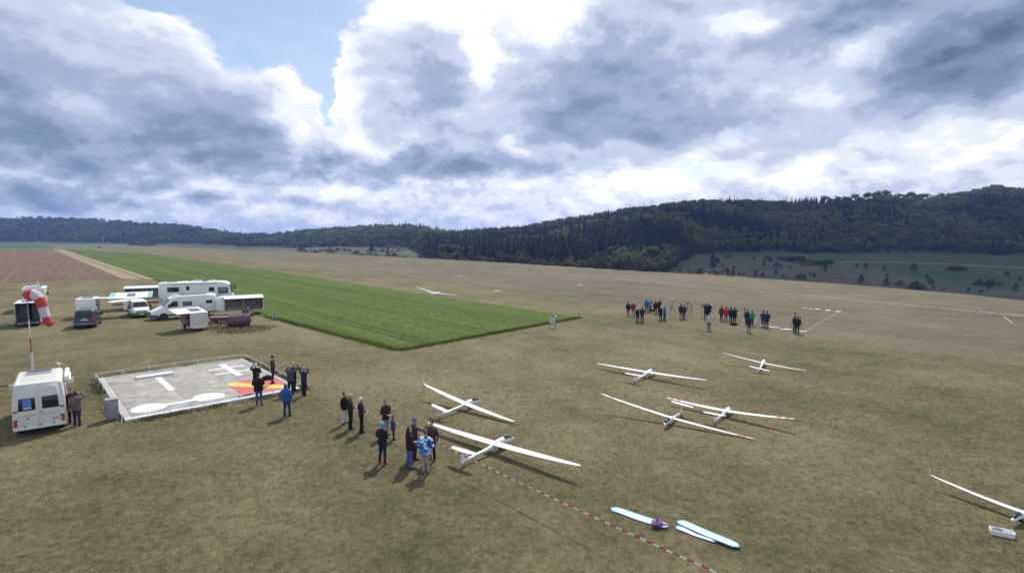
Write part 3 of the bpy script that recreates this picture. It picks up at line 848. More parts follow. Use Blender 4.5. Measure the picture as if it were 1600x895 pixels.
    for q in (-1, -.96, -.7, 0, .7, .96, 1):
        c = .26 * (1 - .55 * abs(q) ** 2.4) * L_ / 2.8 + .01; le = Vector((xt + .24 * L_ / 2.8 - .05 * abs(q), q * hs, zt + hf + .006))
        rg.append(airfoil(le, c, .022))
    s.loft(rg); s.build('tailplane', M_GEL, o, smooth=True, ang=50)
    # main wheel, tail wheel
    wl = MB(); wl.tube([(.10 * L_ - .04, -.022, .06), (.10 * L_ - .04, .022, .06)], .06, 12); wl.build('main_wheel', M_TYRE, o, smooth=True)
    tw = MB(); tw.tube([(xt + .12, -.012, .028), (xt + .12, .012, .028)], .028, 10); tw.build('tail_wheel', M_TYRE, o, smooth=True)
    dr = MB(); dr.box(xt + .10, xt + .14, -.008, .008, .03, zt + .01); dr.build('tail_skid', M_GEL, o)
    return o

def wing_stand(label, p, h):
    o = thing('wing_stand', label, 'stand', (p[0], p[1], 0), rz=.8, group='small black stands under glider wings')
    a = MB(); a.tube([(0, 0, .0), (0, 0, h)], .014, 8); a.build('post', M_BLACK, o)
    b = MB(); b.box(-.10, .10, -.02, .02, h - .005, h + .025); b.build('cradle', M_BLACK, o, bevel=.006)
    c = MB()
    for k in range(3):
        q = k * 2 * PI / 3; c.tube([(0, 0, .10), (math.cos(q) * .16, math.sin(q) * .16, 0.006)], .010, 6)
    c.build('foot', M_BLACK, o)
    return o

def put_glider(label, tipl, tipr, zl, zr, nose, tail, **kw):
    """wing tips, nose and tail as seen; heights of the tips"""
    a, b = P(*tipl, zl), P(*tipr, zr); n, t = P(*nose, .33), P(*tail, .2)
    span = math.hypot((a - b).x, (a - b).y); wf = Vector(((a - b).y, -(a - b).x, 0)).normalized()
    nt = Vector((n.x - t.x, n.y - t.y, 0)); length = kw.pop('length', nt.length) * 1.08
    fw = (wf * .45 + nt.normalized() * .55).normalized()
    c = (a + b) / 2
    return glider(label, (c.x, c.y), fw, span, length, zl, zr, **kw)

put_glider('white glider lying behind the tape with its far wing tip raised high, two-pane canopy', (669, 597.5), (796, 660.5), .83, .13, (748.5, 626), (688.5, 652),
           winglet=True, fin_mark=[(.25, .10, .02), (.68, .05, .05)], two_pane=True, chord=.38, length=2.95)
g2 = put_glider('largest white glider just beyond the red and white tape, registration letters on its tail boom', (678, 657), (900, 731), .34, .60, (800, 686), (728, 726),
                fin_mark=[(.72, .06, .05), (.35, .08, .12)], seam=.60, numbers=True, chord=.45, length=3.1, fin_h=.46)
put_glider('white glider with plain wings on the grass behind the red-tipped glider', (937, 566), (1101, 595), .36, .52, (1022.5, 578.5), (993, 595), seam=.58, chord=.40)
put_glider('small white glider seen from behind, farthest of the parked group', (1130, 549), (1258, 580.5), .80, .12, (1191.5, 563), (1191.5, 579.5), chord=.28, root=.30, fin_h=.13)
# the one that faces the camera: its left wing is on the right of the picture
put_glider('slender white glider with nose towards the camera and thin red bands near its tips', (1173, 690.5), (945, 611), .06, .92, (1041, 662), (1064, 636), chord=.24, stripes=[(.80, .90)], length=2.6, fin_h=.44)
put_glider('white glider with two red bands on each wing tip', (1045, 620), (1241, 655), .36, .62, (1141, 638.5), (1113, 662), stripes=[(.76, .82), (.88, .94)], seam=.56, chord=.36, length=2.5)
put_glider('small white glider on the runway beyond the tip of the green field', (661.5, 447.5), (706, 462.5), 1.15, .15, (689.5, 454), (670, 461), chord=.42, length=2.8)
_r = P(1602, 796, .38); _t = P(1457.5, 737.5, .52)
_half = math.hypot((_r - _t).x, (_r - _t).y); _w = Vector((_r.y - _t.y, -(_r.x - _t.x), 0)).normalized()
_fw = Vector((-.86, -.50, 0))
glider('white glider with upright winglet, cut off by the picture edge beside a white tray', (_r.x, _r.y), (-.90, -.43), 2 * _half, 2.35, .60, .45, winglet=True, chord=.24, two_pane=False)
for lb, q, h in (('black stand under the wing of the largest glider by the tape', (724, 679), .30), ('black stand under the wing of the plain glider behind the red-tipped one', (968, 577.5), .30),
                 ('black stand under the wing of the red-banded glider', (1076, 635), .30)):
    wing_stand(lb, P(*q, 0), h)

# ------------------------------------------------------------------ vehicles (local x forward from the rear, y left, z up)
def rrect(x, z0, z1, wb, wt, r=.14, dx=0.0, k=3, rb=.05, belt=None):
    """rounded cross-section at x; wb/wt half widths low/high; dx leans the top"""
    pts = []
    def corner(cy, cz, rad, a0, a1):
        for i in range(k + 1):
            a = a0 + (a1 - a0) * i / k
            pts.append((cy + rad * math.cos(a), cz + rad * math.sin(a)))
    corner(wb - rb, z0 + rb, rb, -PI / 2, 0)
    if belt: pts.append((belt[1], belt[0]))
    corner(wt - r, z1 - r, r, 0, PI / 2)
    corner(-wt + r, z1 - r, r, PI / 2, PI)
    if belt: pts.append((-belt[1], belt[0]))
    corner(-wb + rb, z0 + rb, rb, PI, 1.5 * PI)
    return [Vector((x + dx * (z - z0) / max(z1 - z0, .01), y, z)) for y, z in pts]

def wheel(o, x, y, r, w, name='wheel'):
    e = bpy.data.objects.new(name, None); COL.objects.link(e); e.parent = o; e.location = (x, y, r); e.empty_display_size = .1
    sd = 1 if y > 0 else -1
    t = MB(); rg = []
    for yy, rr in ((-.5, .62), (-.5, .93), (-.36, 1.0), (.36, 1.0), (.5, .93), (.5, .62)):
        rg.append([Vector((math.cos(a) * r * rr, yy * w, math.sin(a) * r * rr)) for a in (2 * PI * i / 20 for i in range(20))])
    t.loft(rg, caps=False, closed=True); t.build('tyre', M_TYRE, e, smooth=True)
    m = MB(); rg = []
    for yy, rr in ((-.3, .63), (.40, .63), (.44, .58), (.34, .45), (.40, .2), (.42, .05)):
        rg.append([Vector((math.cos(a) * r * rr, sd * yy * w, math.sin(a) * r * rr)) for a in (2 * PI * i / 20 for i in range(20))])
    m.loft(rg if sd > 0 else [q[::-1] for q in rg]); m.build('rim', M_RIM, e, smooth=True)

def side_plate(o, name, poly, sd, wf, m, proud=.008, th=.03, parent=None):
    b = MB(); b.plate([(x, sd * (wf(z) + proud), z) for x, z in poly], (0, sd, 0), th)
    return b.build(name, m, parent or o, bevel=.004)

def end_plate(o, name, poly, xf, nx, m, proud=.01, th=.03, parent=None):
    b = MB(); b.plate([(xf(z) + nx * proud, y, z) for y, z in poly], (nx, 0, .0), th)
    return b.build(name, m, parent or o, bevel=.004)

def rect(a0, a1, z0, z1): return [(a0, z0), (a1, z0), (a1, z1), (a0, z1)]

def mirror_pair(o, x, y, z, m=M_BLACK, s=1.0):
    for sd in (1, -1):
        b = MB(); b.box(x - .08 * s, x + .08 * s, sd * (y + .06), sd * (y + .28 * s), z - .16 * s, z + .16 * s) if sd > 0 else b.box(x - .08 * s, x + .08 * s, -(y + .28 * s), -(y + .06), z - .16 * s, z + .16 * s)
        b.tube([(x, sd * (y - .04), z - .1), (x, sd * (y + .10), z - .08)], .02, 6)
        b.build('wing_mirror', m, o, bevel=.02)

def wall_half(zb, wb, zt, wt):
    return lambda z: wb + (wt - wb) * (z - zb) / (zt - zb)

def ground_frame(pa, pb, flip=1):
    """midpoint of two ground points of an end face (left and right as seen from outside) and its outward normal"""
    a, b = P(*pa), P(*pb); d = (b - a).normalized()
    return (a + b) / 2, Vector((d.y, -d.x, 0)) * flip     # d points right in view: normal towards the camera

def back_frame(pl, pr, w=None):
    """rear face seen from behind: returns rear centre and forward direction"""
    c, n = ground_frame(pl, pr)
    return c, -n

def lamps(o, xf, nx, items):
    for nm, m, (y0, y1, z0, z1) in items: end_plate(o, nm, rect(y0, y1, z0, z1), xf, nx, m, proud=.014)

# --- old high-roof camper van, nearest, seen from behind
def old_camper():
    c, f = back_frame((23.5, 684), (102.5, 673.5))
    f = Vector((-.625, .781, 0))
    o = thing('camper_van', 'old white high-roof camper van with twin rear doors, parked in the near corner', 'van', c, f)
    S = [(-.04, .10, .40, 1.72, .93, .90), (0, .0, .38, 1.75, .97, .93)]
    b = MB()
    z1 = 2.48
    def ring(x, dxt, wb, wt, r): return rrect(x, .38, z1, wb, wt, r, dxt, belt=(1.45, wb * .995))
    rg = [ring(0.0, .20, .90, .78, .09), ring(.05, .19, .97, .87, .12), ring(.6, .05, .985, .90, .13), ring(3.6, .0, .985, .90, .13),
          rrect(4.1, .38, 2.40, .98, .82, .2, -.1, belt=(1.4, .97)), rrect(4.75, .4, 1.9, .97, .74, .2, -.2, belt=(1.3, .95)), rrect(5.2, .42, 1.35, .95, .8, .15, -.2, belt=(1.1, .94)), rrect(5.35, .5, 1.2, .9, .78, .12, -.1, belt=(1.0, .88))]
    b.loft(rg); body = b.build('body', M_CREAM, o, smooth=True, ang=50)
    xr = lambda z: .20 * (z - .38) / (z1 - .38)
    wf = lambda z: float(np.interp(z, [.38, 1.45, 2.48], [.985, .982, .90]))
    # two rear doors, each with window, hinges, handle; the gap between them is open
    for sd in (1, -1):
        dr = end_plate(o, 'rear_door', [(sd * .012, .62), (sd * .80, .62), (sd * .80, 1.5), (sd * .66, 2.20), (sd * .60, 2.24), (sd * .012, 2.24)], xr, -1, M_CREAM, proud=.022, th=.04)
        wn = end_plate(o, 'rear_window', [(sd * .12, 1.24), (sd * .75, 1.24), (sd * .71, 1.82), (sd * .12, 1.82)], xr, -1, M_GLASS, proud=.030, th=.02, parent=dr)
        for z in (.82, 1.24): end_plate(o, 'hinge', rect(sd * .77, sd * .93, z - .03, z + .03), xr, -1, M_BLACK, proud=.036, th=.02, parent=dr)
        end_plate(o, 'door_seam', rect(sd * .03, sd * .78, .98, .995), xr, -1, M_BLACK, proud=.0245, th=.02, parent=dr)
    end_plate(o, 'door_handle', rect(-.16, -.04, 1.08, 1.11), xr, -1, M_BLACK, proud=.04)
    end_plate(o, 'lock', rect(.38, .48, .84, .89), xr, -1, M_BLACK, proud=.036)
    end_plate(o, 'badge', rect(-.72, -.46, .70, .73), xr, -1, M_BLACK, proud=.034)
    blu = mat('blue_poster', (.10, .22, .62), .5, var=.35, scale=9)
    end_plate(o, 'window_poster', [(.26, 1.31), (.58, 1.31), (.57, 1.78), (.27, 1.78)], xr, -1, blu, proud=.0325, th=.004)
    end_plate(o, 'poster_caption', rect(.27, .55, 1.315, 1.37), xr, -1, M_PLATE, proud=.035, th=.004)
    for sd in (1, -1):
        end_plate(o, 'tail_light', rect(sd * .815, sd * .93, .55, .80), xr, -1, M_RED, proud=.028)
        end_plate(o, 'indicator', rect(sd * .815, sd * .93, .505, .548), xr, -1, M_ORANGE, proud=.028)
    end_plate(o, 'bumper', rect(-.95, .95, .36, .47), xr, -1, M_CREAM, proud=.10, th=.12)
    end_plate(o, 'number_plate_lamp', rect(-.08, .06, .475, .53), xr, -1, M_RED, proud=.06)
    for y in (-.55, .5): end_plate(o, 'bumper_fixing', rect(y, y + .07, .48, .53), xr, -1, M_BLACK, proud=.05)
    # roof ribs, solar panel, aerial box
    for k in range(9):
        r = MB(); x = .62 + k * .33; r.box(x, x + .05, -.66, .66, z1 - .003, z1 + .018); r.build('roof_rib', M_CREAM, o, bevel=.006)
    s = MB(); s.box(2.55, 3.20, -.44, .50, z1 + .05, z1 + .085); sp = s.build('solar_panel', M_SOLAR, o, bevel=.006)
    s = MB(); s.box(2.50, 2.545, -.47, .53, z1 + .016, z1 + .09); s.box(3.205, 3.25, -.47, .53, z1 + .016, z1 + .09); s.build('panel_frame', M_ALU, sp)
    # awning roll and ladder clutter on the off side
    a = MB(); a.tube([(1.5, -1.07, 2.30), (3.9, -1.07, 2.30)], .11, 10); aw = a.build('awning_roll', M_WHITE, o, smooth=True)
    cloth = mat('awning_cloth', (.72, .76, .74), .8, var=.05)
    a = MB()
    rg = [[Vector((x, -.98 - .24 * q, 2.33 - .16 * q + .02 * math.sin(x * 9))) for q in (0, .35, .7, 1)] + [Vector((x, -.98 - .24 * q, 2.31 - .16 * q + .02 * math.sin(x * 9))) for q in (1, .7, .35, 0)] for x in np.linspace(1.7, 3.6, 9)]
    a.loft(rg); a.build('awning', cloth, o, smooth=True)
    for x in (1.72, 3.58):
        a = MB(); a.tube([(x, -1.0, 1.75), (x, -1.19, 2.16)], .018, 6); a.build('awning_strut', M_ALU, o)
    side_plate(o, 'side_window', rect(1.4, 2.6, 1.3, 1.75), -1, wf, M_GLASS)
    side_plate(o, 'sliding_door', rect(2.7, 3.7, .55, 2.0), -1, wf, M_CREAM, proud=.02)
    side_plate(o, 'side_window', rect(1.4, 2.6, 1.3, 1.75), 1, wf, M_GLASS)
    side_plate(o, 'trim_strip', rect(.4, 3.6, .80, .86), -1, wf, M_BLACK, proud=.015)
    side_plate(o, 'trim_strip', rect(.4, 3.6, .80, .86), 1, wf, M_BLACK, proud=.015)
    for x in (.95, 4.35):
        for y in (.80, -.80): wheel(o, x, y, .33, .2)
    for sd in (1, -1):
        m = MB(); m.box(4.05, 4.15, sd * 1.05 if sd > 0 else -1.32, 1.32 if sd > 0 else -1.05, 1.50, 1.78)
        m.tube([(4.1, sd * .93, 1.5), (4.1, sd * 1.08, 1.55)], .02, 6); m.build('wing_mirror', M_CREAM, o, bevel=.02)
    a = MB(); a.tube([(3.95, -.75, z1), (3.95, -.75, z1 + .18)], .015, 6); a.tube([(3.95, -.88, z1 + .17), (3.95, -.62, z1 + .22)], .02, 6); a.tube([(3.85, -.75, z1 + .14), (4.05, -.7, z1 + .22)], .018, 6)
    a.build('aerial', M_WHITE, o)
old_camper()

def simple_van(name, label, cat, origin, fwd, sect, mbody, tw, wheels, lower=None):
    """sect: (x, z0, z1, wb, wt, r, lean)"""
    o = thing(name, label, cat, origin, fwd)
    b = MB(); b.loft([rrect(x, z0, z1, wb, wt, r, dx) for x, z0, z1, wb, wt, r, dx in sect])
    b.build('body', mbody, o, smooth=True, ang=46)
    for x, y, r in wheels:
        for sd in (1, -1): wheel(o, x, sd * y, r, .22)
    return o

def slope_plate(o, name, p0, p1, w0, w1, m, proud=.012, th=.03):
    """glass lying on a sloping front: p0 low (x,z), p1 high"""
    n = Vector((p1[1] - p0[1], 0, p0[0] - p1[0])).normalized()
    if n.z < 0 and n.x < 0: n = -n
    if n.x < 0 and p0[0] > p1[0]: n = -n
    b = MB(); b.plate([Vector((p0[0], -w0, p0[1])) + n * proud, Vector((p0[0], w0, p0[1])) + n * proud, Vector((p1[0], w1, p1[1])) + n * proud, Vector((p1[0], -w1, p1[1])) + n * proud], n, th)
    return b.build(name, m, o, bevel=.004)

# --- white panel-van camper, three-quarter front
M_SLATE = mat('dark_grey_bumper', (.06, .065, .08), .6, var=.15)
def sprinter():
    fr, re = P(238, 500), P(337, 491.5)
    f = (fr - re).normalized(); L_ = 6.9
    o = simple_van('panel_van', 'white panel van camper with dark bumper, parked in front of the large motorhome', 'van', re, f,
        [(0, .5, 2.62, .93, .80, .2, .08), (.08, .45, 2.68, .97, .84, .2, .05), (1.0, .42, 2.72, .98, .85, .2, 0), (4.0, .42, 2.72, .98, .85, .2, 0), (4.75, .42, 2.62, .98, .82, .25, 0), (5.15, .42, 2.22, .98, .80, .2, 0),
         (5.75, .42, 1.52, .97, .82, .12, 0), (6.45, .42, 1.22, .95, .80, .12, 0), (6.85, .45, 1.02, .88, .74, .12, 0), (6.95, .5, .92, .80, .68, .1, 0)],
        M_WHITE, None, [(1.35, .86, .36), (5.75, .86, .36)])
    wf = wall_half(.42, .98, 2.72, .85)
    slope_plate(o, 'windscreen', (5.70, 1.57), (5.02, 2.36), .78, .72, M_GLASS, proud=.02)
    for sd in (1, -1):
        side_plate(o, 'door_window', [(4.25, 1.48), (5.30, 1.48), (5.02, 1.86), (4.72, 2.10), (4.25, 2.12)], sd, wf, M_GLASS)
        w = side_plate(o, 'side_window', rect(2.75, 3.75, 1.50, 2.02), sd, wf, M_GLASS, proud=.012)
        side_plate(o, 'window_pane', rect(2.83, 3.67, 1.57, 1.95), sd, wf, mat('tinted_pane', (.12, .14, .17), .1, var=.1, coat=.5), proud=.016, parent=w)
        side_plate(o, 'side_window', rect(.55, 1.25, 1.62, 2.00), sd, wf, M_GLASS, proud=.012)
        side_plate(o, 'lower_trim', rect(.2, 6.2, .44, .62), sd, wf, M_SLATE, proud=.012)
        side_plate(o, 'door_seam', rect(2.40, 2.415, .62, 2.5), sd, wf, M_GREY, proud=.004)
        side_plate(o, 'door_seam', rect(4.10, 4.115, .62, 2.4), sd, wf, M_GREY, proud=.004)
        side_plate(o, 'door_handle', rect(1.75, 1.93, 1.30, 1.35), sd, wf, M_BLACK, proud=.03)
        for z, m in ((1.42, M_RED), (1.22, M_ORANGE), (1.0, M_RED)): side_plate(o, 'tail_light', rect(.0, .13, z - .09, z + .09), sd, lambda z: .94, m, proud=.015)
        s = MB(); s.plate([(6.45, sd * .62, 1.02), (6.45, sd * .90, 1.0), (6.70, sd * .86, .80), (6.97, sd * .62, .82)], (.6, sd * .3, .5), .05); s.build('headlight', M_LAMP, o, bevel=.01)
        b = MB(); b.tube([(5.75, sd * .86, .36), (5.75, sd * .99, .36)], .46, 20); b.build('wheel_arch', M_BLACK, o)
        b = MB(); b.tube([(1.35, sd * .86, .36), (1.35, sd * .985, .36)], .44, 20); b.build('wheel_arch', M_BLACK, o)
    b = MB(); b.loft([rrect(x, .28, .66, w, w - .02, .08) for x, w in ((6.3, .97), (6.8, .93), (7.02, .80), (7.06, .6))]); b.build('bumper', M_SLATE, o, smooth=True)
    b = MB(); b.box(6.93, 6.99, -.5, .5, .70, .90); b.build('grille', M_BLACK, o, bevel=.02)
    b = MB(); b.box(7.055, 7.07, -.26, .26, .42, .53); b.build('number_plate', M_PLATE, o)
    mirror_pair(o, 5.2, .92, 1.62)
    b = MB(); b.box(1.0, 3.9, -.62, .45, 2.74, 2.79); b.build('solar_panel', M_SOLAR, o, bevel=.01)
    b = MB(); b.box(4.0, 4.5, -.5, .5, 2.70, 2.80); b.build('roof_hatch', M_WHITE, o, bevel=.03)
    end_plate(o, 'bumper', rect(-.9, .9, .42, .58), lambda z: 0, -1, M_SLATE, proud=.06, th=.1)
sprinter()

# --- the big motorhome behind
def motorhome():
    re, fr = P(251, 479.5), P(364, 475)
    f = (fr - re).normalized()
    o = simple_van('motorhome', 'large white integrated motorhome with panorama windscreen beside the green field', 'motorhome', re, f,
        [(0, .5, 3.30, 1.10, 1.06, .3, .04), (.1, .45, 3.42, 1.15, 1.12, .28, .02), (.8, .42, 3.46, 1.16, 1.13, .25, 0), (7.4, .42, 3.46, 1.16, 1.13, .25, 0), (8.2, .42, 3.40, 1.16, 1.10, .3, 0),
         (8.75, .42, 3.10, 1.14, 1.02, .3, 0), (9.0, .45, 1.72, 1.10, 1.02, .15, 0), (9.15, .5, 1.45, 1.02, .95, .15, 0)],
        M_WHITE, None, [(2.3, 1.0, .40), (3.2, 1.0, .40), (7.3, 1.0, .40)])
    wf = wall_half(.42, 1.16, 3.46, 1.13)
    lb = mat('grey_side_stripe', (.33, .35, .42), .4, var=.05)
    for sd in (1, -1):
        w = side_plate(o, 'side_window', rect(1.10, 2.50, 2.12, 2.78), sd, wf, M_GLASS, proud=.014)
        w = side_plate(o, 'side_window', rect(3.36, 3.76, 2.32, 2.88), sd, wf, M_GLASS, proud=.014)
        w = side_plate(o, 'side_window', rect(6.15, 6.85, 2.06, 2.66), sd, wf, M_GLASS, proud=.014)
        side_plate(o, 'cab_window', [(7.30, 1.72), (8.55, 1.72), (8.55, 2.50), (8.35, 2.62), (7.30, 2.62)], sd, wf, M_BLACK, proud=.012)
        side_plate(o, 'cab_pane', rect(7.42, 8.36, 1.86, 2.52), sd, wf, mat('clear_cab_glass', (.16, .19, .18), .08, var=.3, scale=3, coat=.6), proud=.017)
        side_plate(o, 'side_stripe', [(2.65, 2.75), (2.72, 2.75), (2.80, 2.12), (3.2, 1.86), (5.2, 1.70), (8.9, 1.42), (8.9, 1.36), (5.2, 1.62), (3.1, 1.78), (2.72, 2.08)], sd, wf, lb, proud=.008)
        side_plate(o, 'locker_door', rect(3.9, 5.4, .58, 1.2), sd, wf, M_WHITE, proud=.012)
        side_plate(o, 'locker_door', rect(.7, 1.7, .7, 1.6), sd, wf, M_WHITE, proud=.012)
        side_plate(o, 'fuel_flap', rect(7.45, 7.62, 1.0, 1.2), sd, wf, M_GREY, proud=.012)
        side_plate(o, 'entry_door', rect(5.35, 6.0, .55, 2.95), sd, wf, M_WHITE, proud=.014)
        for z in (.95, 1.15): side_plate(o, 'tail_light', rect(.28, .40, z - .07, z + .07), sd, wf, M_RED, proud=.014)
    b = MB(); b.tube([(1.4, -1.20, 3.30), (7.2, -1.20, 3.30)], .09, 8); b.build('awning_roll', M_WHITE, o, smooth=True)
    slope_plate(o, 'windscreen', (9.01, 1.76), (8.79, 2.94), .98, .90, M_GLASS, proud=.05)
    b = MB()
    for sd in (1, -1): b.tube([(8.6, sd * .9, 2.98), (9.2, sd * 1.15, 2.95), (9.32, sd * 1.2, 2.55)], .035, 6); b.box(9.24, 9.38, sd * 1.2 - .09, sd * 1.2 + .09, 2.25, 2.62)
    b.build('wing_mirror', M_BLACK, o, bevel=.01)
    for x0, x1, y0, y1, h in ((1.0, 2.2, -.7, .5, .05), (2.8, 3.4, -.3, .3, .10), (4.1, 5.2, -.35, .35, .14), (6.2, 7.0, -.3, .3, .10), (5.3, 6.0, -.9, .9, .05)):
        b = MB(); b.box(x0, x1, y0, y1, 3.452, 3.46 + h); b.build('roof_hatch', M_WHITE if h > .06 else M_SOLAR, o, bevel=.02)
motorhome()

# --- small box trailers with opened roofs
M_CLUT = [mat('clutter_' + n, c, .6, var=.25) for n, c in (('dark', (.04, .04, .05)), ('white', (.7, .7, .7)), ('grey', (.25, .25, .27)), ('red', (.35, .06, .05)), ('wood', (.22, .15, .09)), ('blue', (.08, .12, .3)))]
def clutter(o, n, x0, x1, y0, y1, z0, z1, seed):
    rd = random.Random(seed)
    for k in range(n):
        w, d, h = rd.uniform(.12, .4), rd.uniform(.1, .3), rd.uniform(.08, .3)
        x, y, z = rd.uniform(x0, x1 - w), rd.uniform(y0, max(y0 + .01, y1 - d)), rd.choice([z0 + .01, z0 + (z1 - z0) * .35, z0 + (z1 - z0) * .66])
        b = MB(); b.box(x, x + w, y, y + d, z, min(z + h, z1 - .03)); b.build('stored_box', rd.choice(M_CLUT), o, bevel=.01)
    for k in range(3):
        z = z0 + (z1 - z0) * (.32 + .31 * k) - .02
        if k < 2:
            b = MB(); b.box(x0, x1, y0, y1, z, z + .02); b.build('shelf', M_CLUT[2], o)

M_PART = mat('plywood_lining', (.42, .38, .32), .7, var=.2)
def box_trailer(label, origin, fwd, L_, w, z0, z1, flap_l=0, flap_r=0, open_l=False, open_r=False, open_back=False, seed=1, solar=True, wheels=True, nose=True, flap_a=0.0, tint=None, flaplen=None, endmat=None, group='box trailers in the parking area', mw=M_WHITE):
    """origin: rear centre on the ground. an open side shows the shelves; a flap is the lid swung up level with the roof"""
    o = thing('box_trailer', label, 'trailer', origin, fwd, group=group)
    t = .035
    b = MB(); b.box(0, L_, -w, w, z0, z0 + .07); b.build('floor', M_ALU, o)
    b = MB(); b.box(-.02, L_ + .02, -w - .02, w + .02, z1 - .05, z1); b.build('roof', mw, o, bevel=.02)
    if not open_back:
        b = MB(); b.box(0, t, -w, w, z0 + .072, z1 - .052); b.build('rear_panel', endmat or mw, o, bevel=.008)
        end_plate(o, 'number_plate', rect(-.02, .46, z0 + .12, z0 + .22), lambda z: 0, -1, M_PLATE, proud=.008)
        b = MB(); b.box(-.10, -.002, -w + .02, w - .02, z0 - .08, z0 + .05); b.build('light_bar', M_WHITE, o, bevel=.01)
        for sd in (1, -1):
            b = MB(); y = sd * (w - .13); b.box(-.115, -.10, min(y - .1, y + .1), max(y - .1, y + .1), z0 - .07, z0 + .04); b.build('tail_light', M_RED, o)
    else:
        for sd in (1, -1):
            b = MB(); y = sd * (w - .04); b.box(0, .07, min(y - .04, y + .04), max(y - .04, y + .04), z0 + .072, z1 - .052); b.build('rear_post', M_ALU, o)
            b = MB(); y = sd * (w - .10); b.box(-.03, -.002, min(y - .07, y + .07), max(y - .07, y + .07), z0 - .05, z0 + .22); b.build('tail_light', M_RED, o)
    if nose:
        b = MB(); b.loft([rrect(x, z0, zt, ww, ww, rr, rb=rr) for x, zt, ww, rr in ((L_ - .02, z1 - .02, w, .06), (L_ + .45, z1 - .05, w - .03, .12), (L_ + .75, z1 - .20, w - .12, .2), (L_ + .90, z1 - .55, w - .28, .2))])
        b.build('nose', mw, o, smooth=True)
    else:
        b = MB(); b.box(L_ - t, L_, -w, w, z0 + .072, z1 - .052); b.build('front_panel', mw, o)
    for sd, op, fl in ((1, open_l, flap_l), (-1, open_r, flap_r)):
        if not op:
            b = MB(); b.box(t, L_ - t, w - t if sd > 0 else -w, w if sd > 0 else -w + t, z0 + .072, z1 - .052); b.build('side_panel', mw, o)
        else:
            for x in (t + .002, L_ * .5, L_ - .12):
                b = MB(); y = sd * (w - .035); b.box(x, x + .06, min(y - .03, y + .03), max(y - .03, y + .03), z0 + .072, z1 - .052); b.build('side_post', M_ALU, o)
        if fl:
            b = MB(); a = flap_a; y0, y1 = sd * (w + .03), sd * (w + .03 + fl * math.cos(a)); dz = fl * math.sin(a)
            x0, x1 = .03, flaplen or (L_ - .03)
            b.add([(x0, y0, z1 - .035), (x1, y0, z1 - .035), (x1, y1, z1 - .035 + dz), (x0, y1, z1 - .035 + dz), (x0, y0, z1), (x1, y0, z1), (x1, y1, z1 + dz), (x0, y1, z1 + dz)],
                  [(0, 1, 2, 3), (7, 6, 5, 4), (0, 4, 5, 1), (1, 5, 6, 2), (2, 6, 7, 3), (3, 7, 4, 0)])
            fo = b.build('roof_flap', mw, o, bevel=.008)
            if tint:
                b = MB(); q0, q1 = .62, .96
                b.add([(x0 + .08, y0 + (y1 - y0) * q0, z1 + dz * q0 + .004), (x1 - .08, y0 + (y1 - y0) * q0, z1 + dz * q0 + .004), (x1 - .08, y0 + (y1 - y0) * q1, z1 + dz * q1 + .004), (x0 + .08, y0 + (y1 - y0) * q1, z1 + dz * q1 + .004)], [(0, 1, 2, 3)] if sd < 0 else [(3, 2, 1, 0)])
                b.build('flap_panel', tint, fo)
            for x in (x0 + .3, x1 - .3):
                b = MB(); b.tube([(x, sd * (w - .02), z1 - .7), (x, sd * (w + .03 + fl * .55 * math.cos(a)), z1 - .04 + dz * .55)], .012, 6); b.build('gas_strut', M_BLACK, fo)
    if solar:
        b = MB(); b.box(L_ * .28, L_ * .72, -w * .55, w * .55, z1 + .015, z1 + .05); b.build('solar_panel', M_SOLAR, o, bevel=.005)
    if open_l or open_r or open_back:
        b = MB(); b.box(.1, L_ - .1, -.02, .02, z0 + .072, z1 - .06); b.build('partition', M_PART if not open_back else M_DARKIN, o)
        if open_l: clutter(o, 16, .15, L_ - .15, .04, w - .08, z0 + .07, z1 - .06, seed)
        if open_r: clutter(o, 16, .15, L_ - .15, -w + .08, -.04, z0 + .07, z1 - .06, seed + 1)
    if wheels:
        for sd in (1, -1): wheel(o, L_ * .46, sd * (w - .06 if z0 > .5 else w + .13), .30, .18)
        b = MB(); b.tube([(L_ + .3, 0, z0 - .02), (L_ + 1.3, 0, .45)], .04, 6); b.tube([(L_ + 1.2, 0, .45), (L_ + 1.2, 0, .02)], .03, 6); b.build('drawbar', M_ALU, o)
        b = MB(); b.tube([(L_ * .46, -w + .05, .30), (L_ * .46, w - .05, .30)], .035, 6); b.box(.1, L_ - .1, -w * .7, -w * .7 + .06, z0 - .12, z0 - .002); b.box(.1, L_ - .1, w * .7 - .06, w * .7, z0 - .12, z0 - .002); b.build('chassis', M_ALU, o)
    return o

M_TEAL = mat('teal_flap_lining', (.16, .45, .40), .5, var=.15)
# front trailer: rear panel towards the camera, lid open to the left
c, f = back_frame((296, 519), (327, 515.5))
box_trailer('small white box trailer standing alone in front of the panel van, lid folded out', c, f, 3.0, .84, .42, 1.95, flap_l=1.15, open_l=True, seed=3, nose=False, endmat=M_CREAM).rotation_euler[1] = -.09
# right trailer: long side open towards the camera
a, b_ = P(412, 490), P(356, 493.5)
f = (b_ - a).normalized(); n_ = Vector((-f.y, f.x, 0))
box_trailer('white trailer with round nose and open shelves full of gear, right of the motorhome', a - n_ * .0 + Vector((n_.x, n_.y, 0)) * -.9, f, 4.4, .9, .62, 2.35, flap_l=1.0, open_l=True, seed=7, solar=False, flap_a=-.16)
# trailer behind the gull-wing one, against the motorhome's tail
a, b_ = P(195, 474.5), P(247, 472)
f = (b_ - a).normalized(); n_ = Vector((f.y, -f.x, 0))
box_trailer('white trailer with raised lid and dark open side, behind the green-flapped trailer', a - n_ * .9, f, 4.4, .9, .62, 2.45, flap_r=1.0, open_r=True, seed=9, solar=False, flap_a=-.16)
